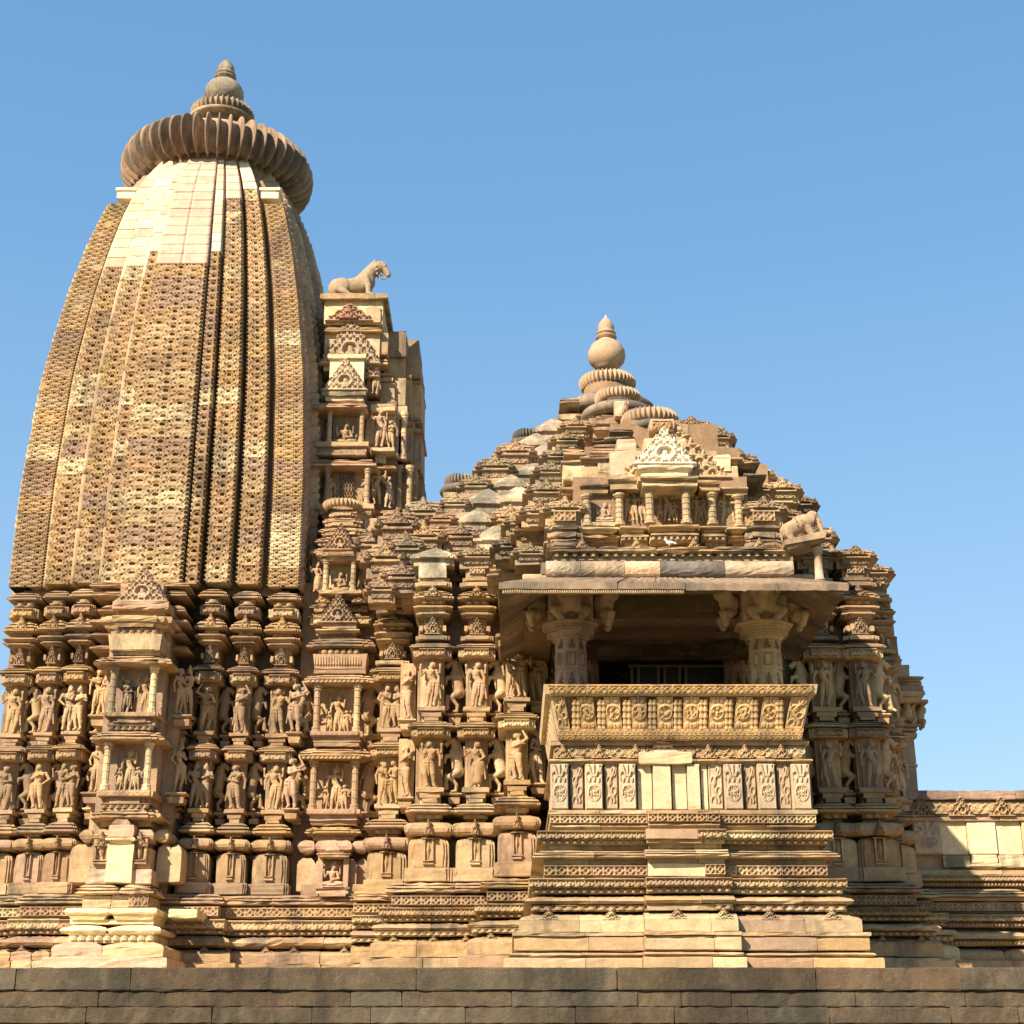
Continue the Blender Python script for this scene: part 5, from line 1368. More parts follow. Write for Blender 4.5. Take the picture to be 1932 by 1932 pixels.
# ornaments of the scroll course: half domes
for i in range(7):
    x = PX - 1.35 + 2.7 * i / 6
    if 2 < i < 4: continue
    figure('sit', x + .1, 18.79, ZF(1431, 18.75), .20, porch, TAN, name='seated_figure') if 1 else add('half_dome', lathe('half_dome', [(.05, 0), (.12, .05), (.13, .10), (.09, .15)], 14), (x + .1, 18.80, ZF(1429, 18.75)), porch, TAN)
    pediment(x - .1, .24, 18.74, ZF(1432, 18.75), .17, porch, 2, TAN, name='arch_ornament')
pp('pyr', 1215, 1290, 1398, 1432, 18.68, 'cap_stone', d=.2, col=ROSE, mat='clean'); pp('slab', 1205, 1306, 1418, 1441, 18.66, 'plain_block', d=.2, col=PALE, mat='clean')
# core
def pbox_(x0, x1, y0, y1, z0, z1, nm, col, mat=None, par=None): return hbox(x0, x1, y0, y1, z0, z1, nm, col, par or porch, mat)
pbox_(PX - 1.5, PX + 1.5, 18.9, 24.6, PZ, ZF(1396, 18.75), 'porch_core', (.30, .2, .12))
# upright panels, broad and narrow in turn
def panel_mesh(kind):
    u, v = uv(25, 49); H = np.full(u.shape, .45)
    if kind == 'disc':
        d = np.hypot(u - .5, (v - .36) * 2.1)
        H[(d < .40) & (d > .33)] = .9; H[d < .33] = .15
        a = np.arctan2((v - .36) * 2.1, u - .5); H[(d < .31) & (np.sin(u * 31 + np.sin(v * 37) * 2) * np.cos(v * 43 + np.sin(u * 23) * 2) > .05)] = .85
        H[(v > .60) & (v < .67) & (np.floor(u * 7) % 2 == 1)] = .9; H[(v > .60) & (v < .67) & (np.floor(u * 7) % 2 == 0)] = .1
        w = np.abs(u - .5); H[(v > .72)] = .1
        H[(v > .72) & (np.abs(w - .12 - .22 * (v - .72) / .28) < .07)] = .9; H[(v > .72) & (w < .05)] = .8; H[(v > .75) & (np.hypot(w - .38, (v - .86) * 2) < .12)] = .85
    elif kind == 'vine':
        y = .5 + .22 * np.sin(v * 9)
        H[:] = .2; H[np.abs(u - y) < .09] = .9
        for k in range(4):
            d = np.hypot(u - (.5 + (.2 if k % 2 else -.2)), (v - .18 - .22 * k) * 2); H[(d < .24) & (d > .15)] = .85
        H[v < .12] = .5
    H[:, :2] = .6; H[:, -2:] = .6
    return relief(kind + '_panel', H, 1, 1, .035 if kind != 'plain' else .006)
PM = {k: panel_mesh(k) for k in ('disc', 'vine', 'plain')}
ed = [(340, 430, 'd'), (436, 502, 'v'), (506, 596, 'd'), (600, 668, 'v'), (671, 757, 'd'), (760, 831, 'p'), (835, 925, 'P'), (928, 998, 'p'), (1002, 1066, 'P'), (1068, 1100, 'p'), (1102, 1174, 'v'), (1178, 1272, 'd'), (1274, 1336, 'v'), (1340, 1432, 'd'), (1435, 1502, 'v'), (1504, 1600, 'd')]
for a, b, k in ed:
    x0, x1 = 905.7 + a * .3906, 905.7 + b * .3906; up = k in 'dP'; Y = 18.70 if up else 18.78
    cream = k in 'pP'
    xa, xb = XF(x0, 1485, Y), XF(x1, 1485, Y); z0, z1 = ZF(1528, Y), ZF(1441, Y)
    c = rnd.choice([(.64, .50, .30), (.60, .47, .28), (.67, .53, .32)]) if cream else rnd.choice([(.58, .42, .27), (.57, .43, .27), (.55, .42, .27), (.60, .46, .29)]) if a > 600 or k == 'd' else (.50, .37, .24)
    o = course('slab', (xa + xb) / 2, xb - xa - .012, Y, z0, z1, porch, 'upright_panel', d=.3, col=c, mat='clean', chip=.006, jit=.002)
    if not cream: add('panel_carving', PM['disc' if k == 'd' else 'vine'], ((xa + xb) / 2, Y - .004, z0 + .01), o, tuple(o.color[:3]), 'clean', scale=(xb - xa - .03, 1, z1 - z0 - .02))
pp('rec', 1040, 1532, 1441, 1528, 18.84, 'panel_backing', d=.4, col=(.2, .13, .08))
add('panel_side', loft('side', [(0, 2.6), (0, 0), (.3, 0), (.3, 2.6)], [(0, 0), (0, ZF(1441, 18.8) - ZF(1528, 18.8))], seg=.4), (PX - 1.56, 18.84, ZF(1528, 18.8)), porch, ROSE)
# slanting balcony front: a slab leaning outwards, with a scrolled rail on top
zb0, zb1 = ZF(1397, 18.70), ZF(1293, 18.42)
Hb = zb1 - zb0; ywb, ywt = 18.70, 18.42; hb, ht = 1.50, 1.64
dep = 2.9
def quadprism(nm, A, B, t, col, mat=None, par=None):
    """A: four corners of the outer face, B: direction of the thickness"""
    V = [tuple(p) for p in A] + [(p[0] + B[0] * t, p[1] + B[1] * t, p[2] + B[2] * t) for p in A]
    c = V[0]; V = [(v[0] - c[0], v[1] - c[1], v[2] - c[2]) for v in V]
    return add(nm, mk(nm, V, [(0, 1, 2, 3), (7, 6, 5, 4), (1, 0, 4, 5), (2, 1, 5, 6), (3, 2, 6, 7), (0, 3, 7, 4)]), c, par or porch, col, mat)
def bface(u, t, out=0.0):                              # u in [-1,1], t up the slope
    hw = hb + (ht - hb) * t; return (PX + u * hw, ywb + (ywt - ywb) * t - out, zb0 + Hb * t)
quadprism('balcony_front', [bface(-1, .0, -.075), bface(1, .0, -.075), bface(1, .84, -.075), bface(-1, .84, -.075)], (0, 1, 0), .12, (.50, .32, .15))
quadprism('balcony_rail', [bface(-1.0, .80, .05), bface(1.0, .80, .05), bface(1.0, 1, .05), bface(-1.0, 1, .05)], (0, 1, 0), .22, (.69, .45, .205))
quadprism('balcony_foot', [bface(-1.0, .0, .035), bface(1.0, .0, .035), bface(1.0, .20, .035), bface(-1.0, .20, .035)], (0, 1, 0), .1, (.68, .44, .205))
def lay(me, u0, u1, t0, t1, nm, col, out=.0):
    """bend a unit relief onto the slanting front"""
    n = len(me.vertices); co = np.zeros(n * 3, 'f4'); me.vertices.foreach_get('co', co); co = co.reshape(-1, 3)
    u = u0 + (u1 - u0) * (co[:, 0] + .5); t = t0 + (t1 - t0) * co[:, 2]
    hw = hb + (ht - hb) * t
    V = np.stack([u * hw, ywb + (ywt - ywb) * t - out + co[:, 1] - YP, Hb * t], -1)
    q = np.zeros(len(me.polygons) * 4, 'i4'); me.loops.foreach_get('vertex_index', q)
    return add(nm, mk_quads(nm, V, q.reshape(-1, 4)), (PX, YP, zb0), porch, col)
for i in range(5): lay(strip('scroll', 5, 1, 14, .03), -1 + .4 * i, -.6 + .4 * i - .003, .83, .97, 'rail_carving', (.69, .45, .205), .05)
lay(strip('dia', 42, 1, 8, .025), -1, 1, .01, .09, 'foot_carving', (.68, .44, .205), .035); lay(strip('scroll', 30, 1, 9, .02), -1, 1, .10, .19, 'foot_carving', (.68, .44, .205), .035)
cells = 8
def med_mesh(seed):
    u, v = uv(25, 37); H = np.full(u.shape, .35); d = np.hypot(u - .5, (v - .5) * 1.9); a = np.arctan2((v - .5) * 1.9, u - .5)
    H[(d < .45) & (d > .37)] = .95; H[d < .37] = .1; rs = np.random.RandomState(seed); q = sum(np.sin(u * rs.uniform(8, 26) + v * rs.uniform(-40, 40) + rs.uniform(0, 6)) for _ in range(4)); q = q + np.cos(a * (seed % 3 + 2) * (1 if seed % 2 else 0)) * 1.2
    H[(d < .34) & (q > .15)] = .85
    w = np.abs(u - .5)
    H[(v > .80) & (np.hypot(w - .25, (v - .9) * 2) < .16)] = .8; H[(v > .86) & (w < .08)] = .9
    H[(v < .20) & (np.hypot(w - .25, (v - .1) * 2) < .16)] = .8; H[(v < .14) & (w < .08)] = .9
    H[:, :1] = .6; H[:, -1:] = .6
    return relief('medallion', H, 1, 1, .035)
u_a, u_b = -.80, .84
for i in range(cells):
    c0 = u_a + (u_b - u_a) * (i + .0) / cells; wv = (u_b - u_a) / cells
    lay(med_mesh(i), c0 + wv * .02, c0 + wv * .62, .21, .79, 'medallion_panel', (.68, .44, .205))
lay(panel_mesh('vine'), -.985, u_a - .09, .21, .79, 'vine_panel', (.68, .45, .215)); lay(panel_mesh('vine'), u_b + .01, .985, .21, .79, 'vine_panel', (.68, .44, .205))
bal = lathe('baluster', [(.022, 0), (.034, .01), (.034, .03)] + [(r, z) for q in range(4) for r, z in ((.026, .06 + q * .15), (.026, .10 + q * .15), (.036, .12 + q * .15), (.036, .14 + q * .15))] + [(.026, .66), (.034, .68)], 10)
for i in range(cells + 1):
    base = u_a + (u_b - u_a) / cells * (i - .38)
    for q in (.115, .265):
        if i == 0 and q < .1 and False: continue
        p0 = bface(base + (u_b - u_a) / cells * q, .21, .0)
        add('baluster', bal, p0, porch, (.70, .45, .21), scale=(1.0, .9, Hb * .58 / .68), rot=(math.atan2(ywb - ywt, Hb), 0, 0))
# left and right sides of the balcony, running back to the hall
for s in (-1, 1):
    A = [(PX + s * hb, ywb, zb0), (PX + s * hb, ywb + dep, zb0), (PX + s * (ht), ywb + dep, zb1), (PX + s * ht, ywt, zb1)]
    if s > 0: A = A[::-1]
    quadprism('balcony_side', [(p[0] - 0 * s, p[1], p[2] - (.0 if p[2] < zb1 else .0)) for p in A], (-s, 0, 0), .1, (.66, .50, .28), 'clean')
    lo = zb1 - Hb * .17
    quadprism('balcony_side_rail', [(PX + s * (ht + .03), ywt, lo), (PX + s * (ht + .03), ywb + dep, lo), (PX + s * (ht + .05), ywb + dep, zb1 + .004), (PX + s * (ht + .05), ywt - .045, zb1 + .004)][::s * -1 if s < 0 else -1], (-s, 0, 0), .22, (.66, .50, .28), 'clean')
    for q in range(9):
        y = ywb + .25 + q * .28
        quadprism('side_groove', [(PX + s * (hb + .012), y, zb0 + .05), (PX + s * (hb + .012), y + .06, zb0 + .05), (PX + s * (hb + .012 + (ht - hb) * .8), y + .06, lo - .02), (PX + s * (hb + .012 + (ht - hb) * .8), y, lo - .02)][::s * -1 if s < 0 else -1], (-s, 0, 0), .03, (.60, .44, .24))
# floor, ceiling, beams and room behind: their shade is painted in as near-black
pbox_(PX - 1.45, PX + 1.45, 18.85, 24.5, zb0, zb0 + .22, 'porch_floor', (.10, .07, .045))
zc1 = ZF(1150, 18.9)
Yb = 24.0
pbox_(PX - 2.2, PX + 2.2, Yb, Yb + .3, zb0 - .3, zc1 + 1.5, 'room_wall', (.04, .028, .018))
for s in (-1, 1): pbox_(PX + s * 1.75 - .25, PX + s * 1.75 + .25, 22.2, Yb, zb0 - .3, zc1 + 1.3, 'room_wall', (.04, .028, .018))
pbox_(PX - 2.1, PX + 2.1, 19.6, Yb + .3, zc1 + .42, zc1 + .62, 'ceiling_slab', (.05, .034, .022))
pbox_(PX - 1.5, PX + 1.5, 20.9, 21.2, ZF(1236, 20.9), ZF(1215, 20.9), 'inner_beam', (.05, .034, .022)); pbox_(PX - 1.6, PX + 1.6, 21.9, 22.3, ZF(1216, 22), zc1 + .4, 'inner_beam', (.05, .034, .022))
# wooden frames of the inner windows
def wbox(x0, x1, y0, y1, Y, nm, col, mat, t=.05): return quadprism(nm, [(XF(x0, y1, Y), Y, ZF(y1, Y)), (XF(x1, y1, Y), Y, ZF(y1, Y)), (XF(x1, y0, Y), Y, ZF(y0, Y)), (XF(x0, y0, Y), Y, ZF(y0, Y))], (0, 1, 0), t, col, mat)
YW = 22.1
for x in (1190, 1202, 1240, 1252, 1280, 1292, 1366): wbox(x, x + 5, 1258, 1300, YW, 'window_frame', (.16, .13, .1), 'wood')
wbox(1186, 1372, 1254, 1258, YW - .01, 'window_frame', (.16, .13, .1), 'wood')
for a, b in ((1207, 1240), (1257, 1280), (1297, 1366)): wbox(a, b, 1258, 1300, YW + .03, 'window_pane', (.05, .05, .05), 'glass', .01)
# pillars
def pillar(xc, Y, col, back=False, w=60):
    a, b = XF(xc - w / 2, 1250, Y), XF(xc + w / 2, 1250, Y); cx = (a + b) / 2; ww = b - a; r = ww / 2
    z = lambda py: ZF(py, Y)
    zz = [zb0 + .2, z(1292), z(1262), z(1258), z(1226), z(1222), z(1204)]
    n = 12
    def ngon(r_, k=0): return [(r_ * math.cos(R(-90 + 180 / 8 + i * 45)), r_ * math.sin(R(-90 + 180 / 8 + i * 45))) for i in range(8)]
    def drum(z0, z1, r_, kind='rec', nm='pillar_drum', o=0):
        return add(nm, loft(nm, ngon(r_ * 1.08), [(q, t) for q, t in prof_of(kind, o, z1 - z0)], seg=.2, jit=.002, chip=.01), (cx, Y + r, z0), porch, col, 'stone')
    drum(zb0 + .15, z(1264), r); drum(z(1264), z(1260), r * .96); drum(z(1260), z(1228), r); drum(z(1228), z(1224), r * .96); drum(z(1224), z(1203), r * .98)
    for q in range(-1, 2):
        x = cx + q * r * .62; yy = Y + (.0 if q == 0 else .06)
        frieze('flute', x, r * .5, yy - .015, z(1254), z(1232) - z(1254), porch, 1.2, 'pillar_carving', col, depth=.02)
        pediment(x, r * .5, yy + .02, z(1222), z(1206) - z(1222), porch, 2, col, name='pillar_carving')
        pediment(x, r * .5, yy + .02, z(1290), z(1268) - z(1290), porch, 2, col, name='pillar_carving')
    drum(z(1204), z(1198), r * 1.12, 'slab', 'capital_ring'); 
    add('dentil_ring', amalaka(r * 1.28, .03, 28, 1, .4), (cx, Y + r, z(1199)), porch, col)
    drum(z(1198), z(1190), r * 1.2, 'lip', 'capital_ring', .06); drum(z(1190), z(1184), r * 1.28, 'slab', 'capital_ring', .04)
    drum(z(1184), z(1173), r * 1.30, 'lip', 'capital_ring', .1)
    # bracket capital with crouching dwarf figures on each side
    zk = z(1172)
    P = []
    c = lambda a, b, ra, rb: P.append(('c', a, b, ra, rb)); e = lambda a, r_: P.append(('e', a, r_))
    for dx, dy in ((0, -.34), (-.46, 0), (.46, 0)):
        e((dx * .8, dy * .8, .24), (.13, .12, .15)); e((dx, dy - .03, .34), (.085, .085, .085)); e((dx, dy - .11, .33), (.03, .03, .03))
        for s in (-1, 1):
            px_, py_ = (s, 0) if dx == 0 else (0, s)
            c((dx * .8 + px_ * .1, dy * .8 + py_ * .1, .3), (dx * .9 + px_ * .21, dy * .9 + py_ * .2, .42), .05, .04)
            c((dx * .8 + px_ * .08, dy * .8 + py_ * .08, .12), (dx * .95 + px_ * .18, dy * .95 + py_ * .15, .10), .06, .045)
            c((dx * .95 + px_ * .18, dy * .95 + py_ * .15, .10), (dx * .9 + px_ * .1, dy * .9 + py_ * .1, .0), .045, .04)
    P.append(('b', (0, 0, .22), (.24, .22, .22))); P.append(('b', (0, .0, .46), (.52, .36, .035)))
    if 'bracket' not in FIG: FIG['bracket'] = sculpt('bracket', P, .018, .02)
    add('bracket_capital', FIG['bracket'], (cx, Y + r + .02, zk), porch, (.58, .42, .27), 'stone', scale=(1.22, 1.15, 1.2))
    add('capital_block', loft('b', plan(ww * 1.9, ww * 2, 0), [(0, 0), (0, .16)], seg=.3), (cx, Y - .2, zk + .58), porch, (.2, .14, .09))
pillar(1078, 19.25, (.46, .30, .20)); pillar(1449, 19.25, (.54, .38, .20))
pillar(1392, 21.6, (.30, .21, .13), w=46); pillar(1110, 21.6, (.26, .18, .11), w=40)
# beams under the eaves, coloured dark for the shade they stand in
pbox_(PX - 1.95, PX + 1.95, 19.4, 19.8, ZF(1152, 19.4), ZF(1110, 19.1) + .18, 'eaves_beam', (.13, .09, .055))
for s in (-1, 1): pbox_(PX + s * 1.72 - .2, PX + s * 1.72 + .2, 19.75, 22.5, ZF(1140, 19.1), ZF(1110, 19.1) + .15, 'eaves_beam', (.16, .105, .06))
# the broad sloping eaves: corner-to-corner slabs with a scalloped upper edge
EZ1, EY = ZF(1088, 17.95), 17.95
ezb = ZF(1111, EY); ex0, ex1 = XF(941, 1100, EY), XF(1601, 1100, EY)
inn = .95; ztop = ZF(1111, EY) + .62; zin = ezb + .50; EBK = 21.6
def slope_slab(nm, O0, O1, I0, I1, t, col, mat=None):
    """eaves slab: outer edge O0-O1, inner edge I0-I1 (all on its underside)"""
    V = []; n = 22; rs = random.Random(len(nm) + int(O0[0] * 10))
    for (a, b) in ((O0, O1), (I0, I1)):
        for lv in (0, 1):
            for i in range(n + 1):
                q = i / n; sc = abs(math.sin(q * n * math.pi / 2.6)) * .028 if lv and a is O0 else 0
                V.append((a[0] + (b[0] - a[0]) * q, a[1] + (b[1] - a[1]) * q, a[2] + (b[2] - a[2]) * q + (t + sc if lv else 0) + rs.gauss(0, .004)))
    N = n + 1; F = []
    for i in range(n):
        F += [(i, i + 1, N + i + 1, N + i), (N + i, N + i + 1, 3 * N + i + 1, 3 * N + i), (3 * N + i, 3 * N + i + 1, 2 * N + i + 1, 2 * N + i), (2 * N + i, 2 * N + i + 1, i + 1, i)]
    F += [(0, N, 3 * N, 2 * N), (N - 1, 3 * N - 1, 4 * N - 1, 2 * N - 1)]
    c = V[0]; V = [(v[0] - c[0], v[1] - c[1], v[2] - c[2]) for v in V]
    return add(nm, mk(nm, V, F), c, porch, col, mat)
et = EZ1 - ezb - .09
cs = [0, .34, .535, .80, 1]
for i in range(4):
    a, b = cs[i], cs[i + 1] - .002
    lx = lambda q: ex0 + (ex1 - ex0) * q
    li = lambda q: (ex0 + inn) + (ex1 - ex0 - 2 * inn) * q
    dz = -.02 if i > 1 else 0
    slope_slab('eaves_slab', (lx(a), EY, ezb + dz), (lx(b), EY, ezb + dz), (li(a), EY + inn * 1.25, zin), (li(b), EY + inn * 1.25, zin), et, (.33, .235, .15), 'old')  # slab colour lowered to paint in the shade of the soffit
for s, xo, xi in ((-1, ex0, ex0 + inn), (1, ex1, ex1 - inn)):
    for a, b in ((0, .3), (.3, .62), (.62, 1)):
        ya, yb = EY + (EBK - EY) * a, EY + (EBK - EY) * b - .004; 
        ia = EY + inn * 1.25 + (EBK - EY - inn * 1.25) * a; ib = EY + inn * 1.25 + (EBK - EY - inn * 1.25) * b - .004
        slope_slab('eaves_slab', (xo, ya, ezb), (xo, yb, ezb), (xi, ia, zin), (xi, ib, zin), et, (.30, .21, .135), 'old')
    quadprism('eaves_rib', [(xo - s * .05, EY + .06, ezb - .05), (xo - s * .16, EY + .06, ezb - .05), (xi - s * .11, EY + inn * 1.25, zin - .05), (xi, EY + inn * 1.25, zin - .05)], (0, 0, 1), .07, (.40, .28, .17))
add('dentil_strip', strip('dent', 80, 1, 6, .02), (ex0 + (ex1 - ex0) * .27, EY + .03, ezb - .05), porch, (.5, .36, .2), scale=((ex1 - ex0) * .52, 1, .045))
# roof of the porch
pbox_(ex0 + inn - .05, ex1 - inn + .05, EY + inn * 1.25, 22.0, zin - .0, ZF(1084, 18.9), 'roof_base', (.05, .034, .022))  # underside serves as ceiling; its shade is painted near-black
YR = 18.75
for a, b, c in ((1030, 1095, (.50, .40, .27)), (1095.5, 1178, (.50, .38, .24)), (1178.5, 1246, (.56, .40, .25)), (1246.5, 1368, (.24, .20, .16)), (1368.5, 1498, (.52, .38, .25))):
    roll_stone(a, b - .4, 1055, 1086, YR - .16, porch, 'roll_moulding', c, 'dark' if c[0] < .3 else 'old' if c[0] < .51 else 'stone')
pbox_(XF(1040, 1070, YR), XF(1490, 1070, YR), YR + .12, 22, ZF(1094, YR), ZF(1030, YR), 'roof_base', (.34, .24, .15))
pp('rec', 1044, 1492, 1050, 1057, YR + .04, 'recessed_course', d=1.5)
for a, b in ((1034, 1128), (1128.6, 1240), (1240.6, 1345), (1345.6, 1488)):
    pp('rec', a + 8, b, 1041, 1051, YR + .05, 'dentil_course', d=1.4, col='warm')
    x0_, x1_ = XF(a + 8, 1046, YR), XF(b, 1046, YR)
    frieze('dent', (x0_ + x1_) / 2, x1_ - x0_, YR + .06, ZF(1050, YR), .075, porch, 1.6, 'dentils', PALE, depth=.07)
    pp('kap', a - 2, b, 1026, 1041, YR - .06, 'cornice', d=1.6, o=.0, col='warm', mat='old', chip=.07)
    pediment((x0_ + x1_) / 2 + .1, .22, YR + .06, ZF(1036, YR), .16, porch, 2, TAN, name='arch_ornament')
# tiers under the row of niches: stepped out in the middle
for y0, y1, k, e0, dY in ((989, 999, 'lip', 0, 0), (1000, 1010, 'kap', 3, .0), (1011, 1020, 'dent', 8, .06), (1018, 1027, 'slab', 10, .15)):
    for a, b, s in ((1086, 1170, .30), (1170, 1225, .16), (1225, 1320, 0), (1320, 1372, .16), (1372, 1412, .30)):
        Y = YR + .12 + dY + s
        if k == 'dent':
            pp('rec', a + 2, b - 2, y0, y1, Y, 'dentil_course', d=1.2); x0_, x1_ = XF(a + 2, y0, Y), XF(b - 2, y0, Y)
            if s < .25: frieze('dent', (x0_ + x1_) / 2, x1_ - x0_, Y, ZF(y1, Y), .06, porch, 1.3, 'dentils', TAN, depth=.04)
        else: pp(k, a + e0, b - e0 * .3, y0 + s * 14, y1 + s * 14, Y, 'roof_tier', d=1.4, st=0, col='warm', chip=.02, mat='old' if rnd.random() < .4 else None)
pp('rec', 1082, 1412, 900, 1026, YR + .62, 'roof_base', d=2.5, col=BROWN)
# niche row
YNR = YR + .22
for xc, y0, y1, dY in ((1108, 932, 991, .22), (1169, 930, 989, .22), (1226, 919, 986, 0), (1295, 919, 986, 0), (1344, 929, 988, .16), (1394, 933, 992, .24)):
    Y = YNR + dY; colonnette(XF(xc, 950, Y), Y + .05, ZF(y1, Y), ZF(y0, Y) - ZF(y1, Y), porch, .15, (.56, .42, .24))
for xc, k, y1, dY, h_ in ((1140, 'sit', 986, .4, .42), (1190, 'pair', 984, .38, .44), (1213, 'b', 984, .38, .42), (1258, 'trio', 984, .3, .49), (1322, 'pair2', 985, .35, .42), (1372, 'pair', 988, .42, .42)):
    Y = YNR + dY; figure(k, XF(xc, 950, Y), Y, ZF(y1, Y), h_, porch, 'warm' if k != 'sit' else ROSE)
for xc in (1242, 1274): figure('c', XF(xc, 950, YNR + .3), YNR + .32, ZF(985, YNR + .3), .24, porch, 'warm')
pp('slab', 1118, 1160, 984, 992, YNR + .25, 'niche_sill', d=.5, col=PALE)
for a, b, y0, y1, s in ((1056, 1100, 918, 933, .50), (1094, 1150, 910, 930, .26), (1148, 1212, 898, 922, .10), (1208, 1318, 897, 917, -.14), (1316, 1360, 905, 926, .06), (1360, 1412, 918, 932, .24)):
    pp('lip', a, b, y0, (y0 + y1) / 2 + 2, YNR + s, 'niche_canopy', d=1.4, col='warm', mat='old' if a < 1200 else None, chip=.02)
    pp('slab', a + 4, b - 2, (y0 + y1) / 2 + 2, y1, YNR + s + .06, 'niche_canopy', d=1.2, col='warm')
# corner bell roofs
for xc in (1066, 1441):
    Y = YR + .45; w_ = .62
    add('miniature_roof', BELL[1], (XF(xc, 960, Y), Y + .3, ZF(968, Y) - .1), porch, (.50, .37, .22), scale=(w_, w_, w_ * .72))
    pp('slab', xc - 33, xc + 33, 966, 990, Y - .02, 'wall_block', d=1.0, st=.06, col='warm'); frieze('dia', XF(xc, 978, Y), .30, Y - .02, ZF(986, Y), .15, porch, 1.1, col=TAN)
    for y0, y1, hw, k in ((990, 1002, 38, 'lip'), (1003, 1012, 34, 'slab'), (1012, 1022, 40, 'kap'), (1022, 1030, 34, 'slab')):
        pp(k, xc - hw, xc + hw, y0, y1, Y - .08 - (y0 - 990) * .004, 'roof_tier', d=1.2, st=.06, col='roof', mat='old', chip=.03)
# masonry above the niches
for a, b, y0, y1, s, c in ((1062, 1098, 868, 905, .75, CREAM), (1098, 1128, 878, 912, .72, PALE), (1128, 1152, 866, 892, .68, CREAM), (1128, 1160, 892, 908, .6, OCH), (1100, 1142, 860, 879, .74, PALE), (1150, 1212, 850, 900, .55, ROSE), (1164, 1200, 828, 852, .60, ROSE), (1345, 1378, 858, 890, .6, CREAM), (1350, 1392, 878, 905, .62, PALE), (1330, 1352, 850, 880, .6, TAN)):
    pp('slab', a, b, y0, y1, YNR + s, 'wall_block', d=1.2, col=c, mat='old' if c != ROSE else 'clean', chip=.02)
for a, b, y0, y1, s in ((1058, 1100, 868, 876, .70), (1094, 1150, 861, 869, .62), (1078, 1142, 905, 912, .62), (1112, 1166, 857, 866, .66), (1345, 1402, 862, 872, .6), (1380, 1434, 870, 880, .7), (1404, 1448, 892, 902, .7)):
    pp('lip', a, b, y0, y1, YNR + s, 'roof_slab', d=1.4, col='roof', mat='old', chip=.03)
for a, b, y0, y1, s in ((1120, 1178, 832, 844, 1.0), (1112, 1176, 838, 856, .95), (1140, 1200, 818, 830, 1.1), (1064, 1104, 838, 860, 1.3), (1150, 1196, 805, 816, 1.4)):
    pp('kap', a, b, y0, y1, YNR + s, 'roof_slab', d=1.2, col='roof', mat='old', chip=.03)
hbox(XF(1105, 860, 20.3), XF(1390, 860, 20.3), 20.0, 23.5, ZF(935, 20.0), ZF(845, 20.0), 'roof_base', BROWN, porch); hbox(XF(1150, 820, 20.9), XF(1350, 820, 20.9), 20.7, 23.5, ZF(850, 20.7), ZF(800, 20.7), 'roof_base', BROWN, porch)
# the large gable and the pale restored one in front of it
pediment(XF(1272, 850, YNR + .4), 1.62, YNR + .45, ZF(902, YNR + .4), .82, porch, 3, (.54, .38, .22), label='wide tan scrollwork gable over the porch niches')
pp('slab', 1236, 1300, 800, 900, YNR + .6, 'gable_backing', d=.5, col=TAN); pp('slab', 1200, 1330, 850, 900, YNR + .58, 'gable_backing', d=.5, col=ROSE)
pp('slab', 1226, 1272, 790, 812, YNR + .34, 'gable_top', d=.3, col=(.56, .39, .24)); frieze('scroll', XF(1249, 800, YNR + .3), .26, YNR + .33, ZF(810, YNR + .3), .13, porch, 1)
pediment(XF(1254, 850, YNR), .92, YNR + .02, ZF(878, YNR), .55, porch, 0, (.80, .70, .50), mat='clean', label='pale newly restored gable with open arches on the porch roof')
pp('slab', 1216, 1294, 826, 880, YNR + .10, 'gable_backing', d=.5, col=(.52, .4, .25))
pp('lip', 1202, 1308, 876, 889, YNR - .06, 'gable_base', d=.8, col=(.82, .70, .48), mat='clean', chip=.02); pp('slab', 1210, 1298, 889, 899, YNR + .0, 'gable_base', d=.8, col=CREAM, mat='clean')
pp('slab', 1204, 1314, 899, 908, YNR - .08, 'gable_base', d=.8, col=PALE, st=0)
# discs at the top of the porch roof
DY = 21.4
add('roof_disc', lathe('roof_disc', ring_prof(.42, .07, .09), 36), (XF(1205, 815, DY), DY, ZF(826, DY)), porch, (.46, .36, .25), 'old')
add('ribbed_disc', amalaka(.44, .11, 34, 1, .42), (XF(1226, 797, DY - .3), DY - .3, ZF(808, DY - .3)), porch, (.48, .34, .22))
add('roof_disc', lathe('roof_disc', ring_prof(.40, .07, .09), 36), (XF(1232, 815, DY - .4), DY - .4, ZF(822, DY - .4)), porch, (.3, .25, .2), 'dark')
hbox(XF(1170, 815, DY), XF(1275, 815, DY), DY - .6, DY + 1.5, ZF(870, DY), ZF(822, DY), 'roof_base', BROWN, porch)
# roofs stepping down on the right of the porch
for px_, py_, Y, s in ((1330, 832, 22.5, .62), (1300, 818, 23.2, .6), (1368, 872, 21.8, .55), (1390, 884, 22.2, .6), (1420, 912, 21.4, .6), (1446, 930, 22.0, .62), (1470, 940, 21.2, .6), (1500, 965, 21.8, .6), (1380, 888, 21.0, .5), (1478, 985, 20.6, .5), (1350, 838, 22.0, .55), (1425, 935, 20.6, .5)):
    add('miniature_roof', rnd.choice(BELL), (XF(px_, py_, Y), Y, ZF(py_ + 14, Y)), porch, 'roof', 'old' if rnd.random() < .6 else 'stone', scale=(s, s, s * .72))
for px_, py_, Y, s in ((1040, 905, 20.4, .55), (1030, 945, 20.2, .6), (1018, 985, 20.1, .6), (1008, 1020, 20.4, .6), (1052, 872, 20.8, .5), (1068, 842, 21.2, .5), (1085, 815, 21.8, .5), (985, 1000, 20.9, .55), (968, 1045, 20.9, .6), (1000, 1055, 20.2, .5)):
    add('miniature_roof', rnd.choice(BELL), (XF(px_, py_, Y), Y, ZF(py_ + 14, Y)), porch, 'roof', 'old' if rnd.random() < .5 else 'stone', scale=(s, s, s * .72))
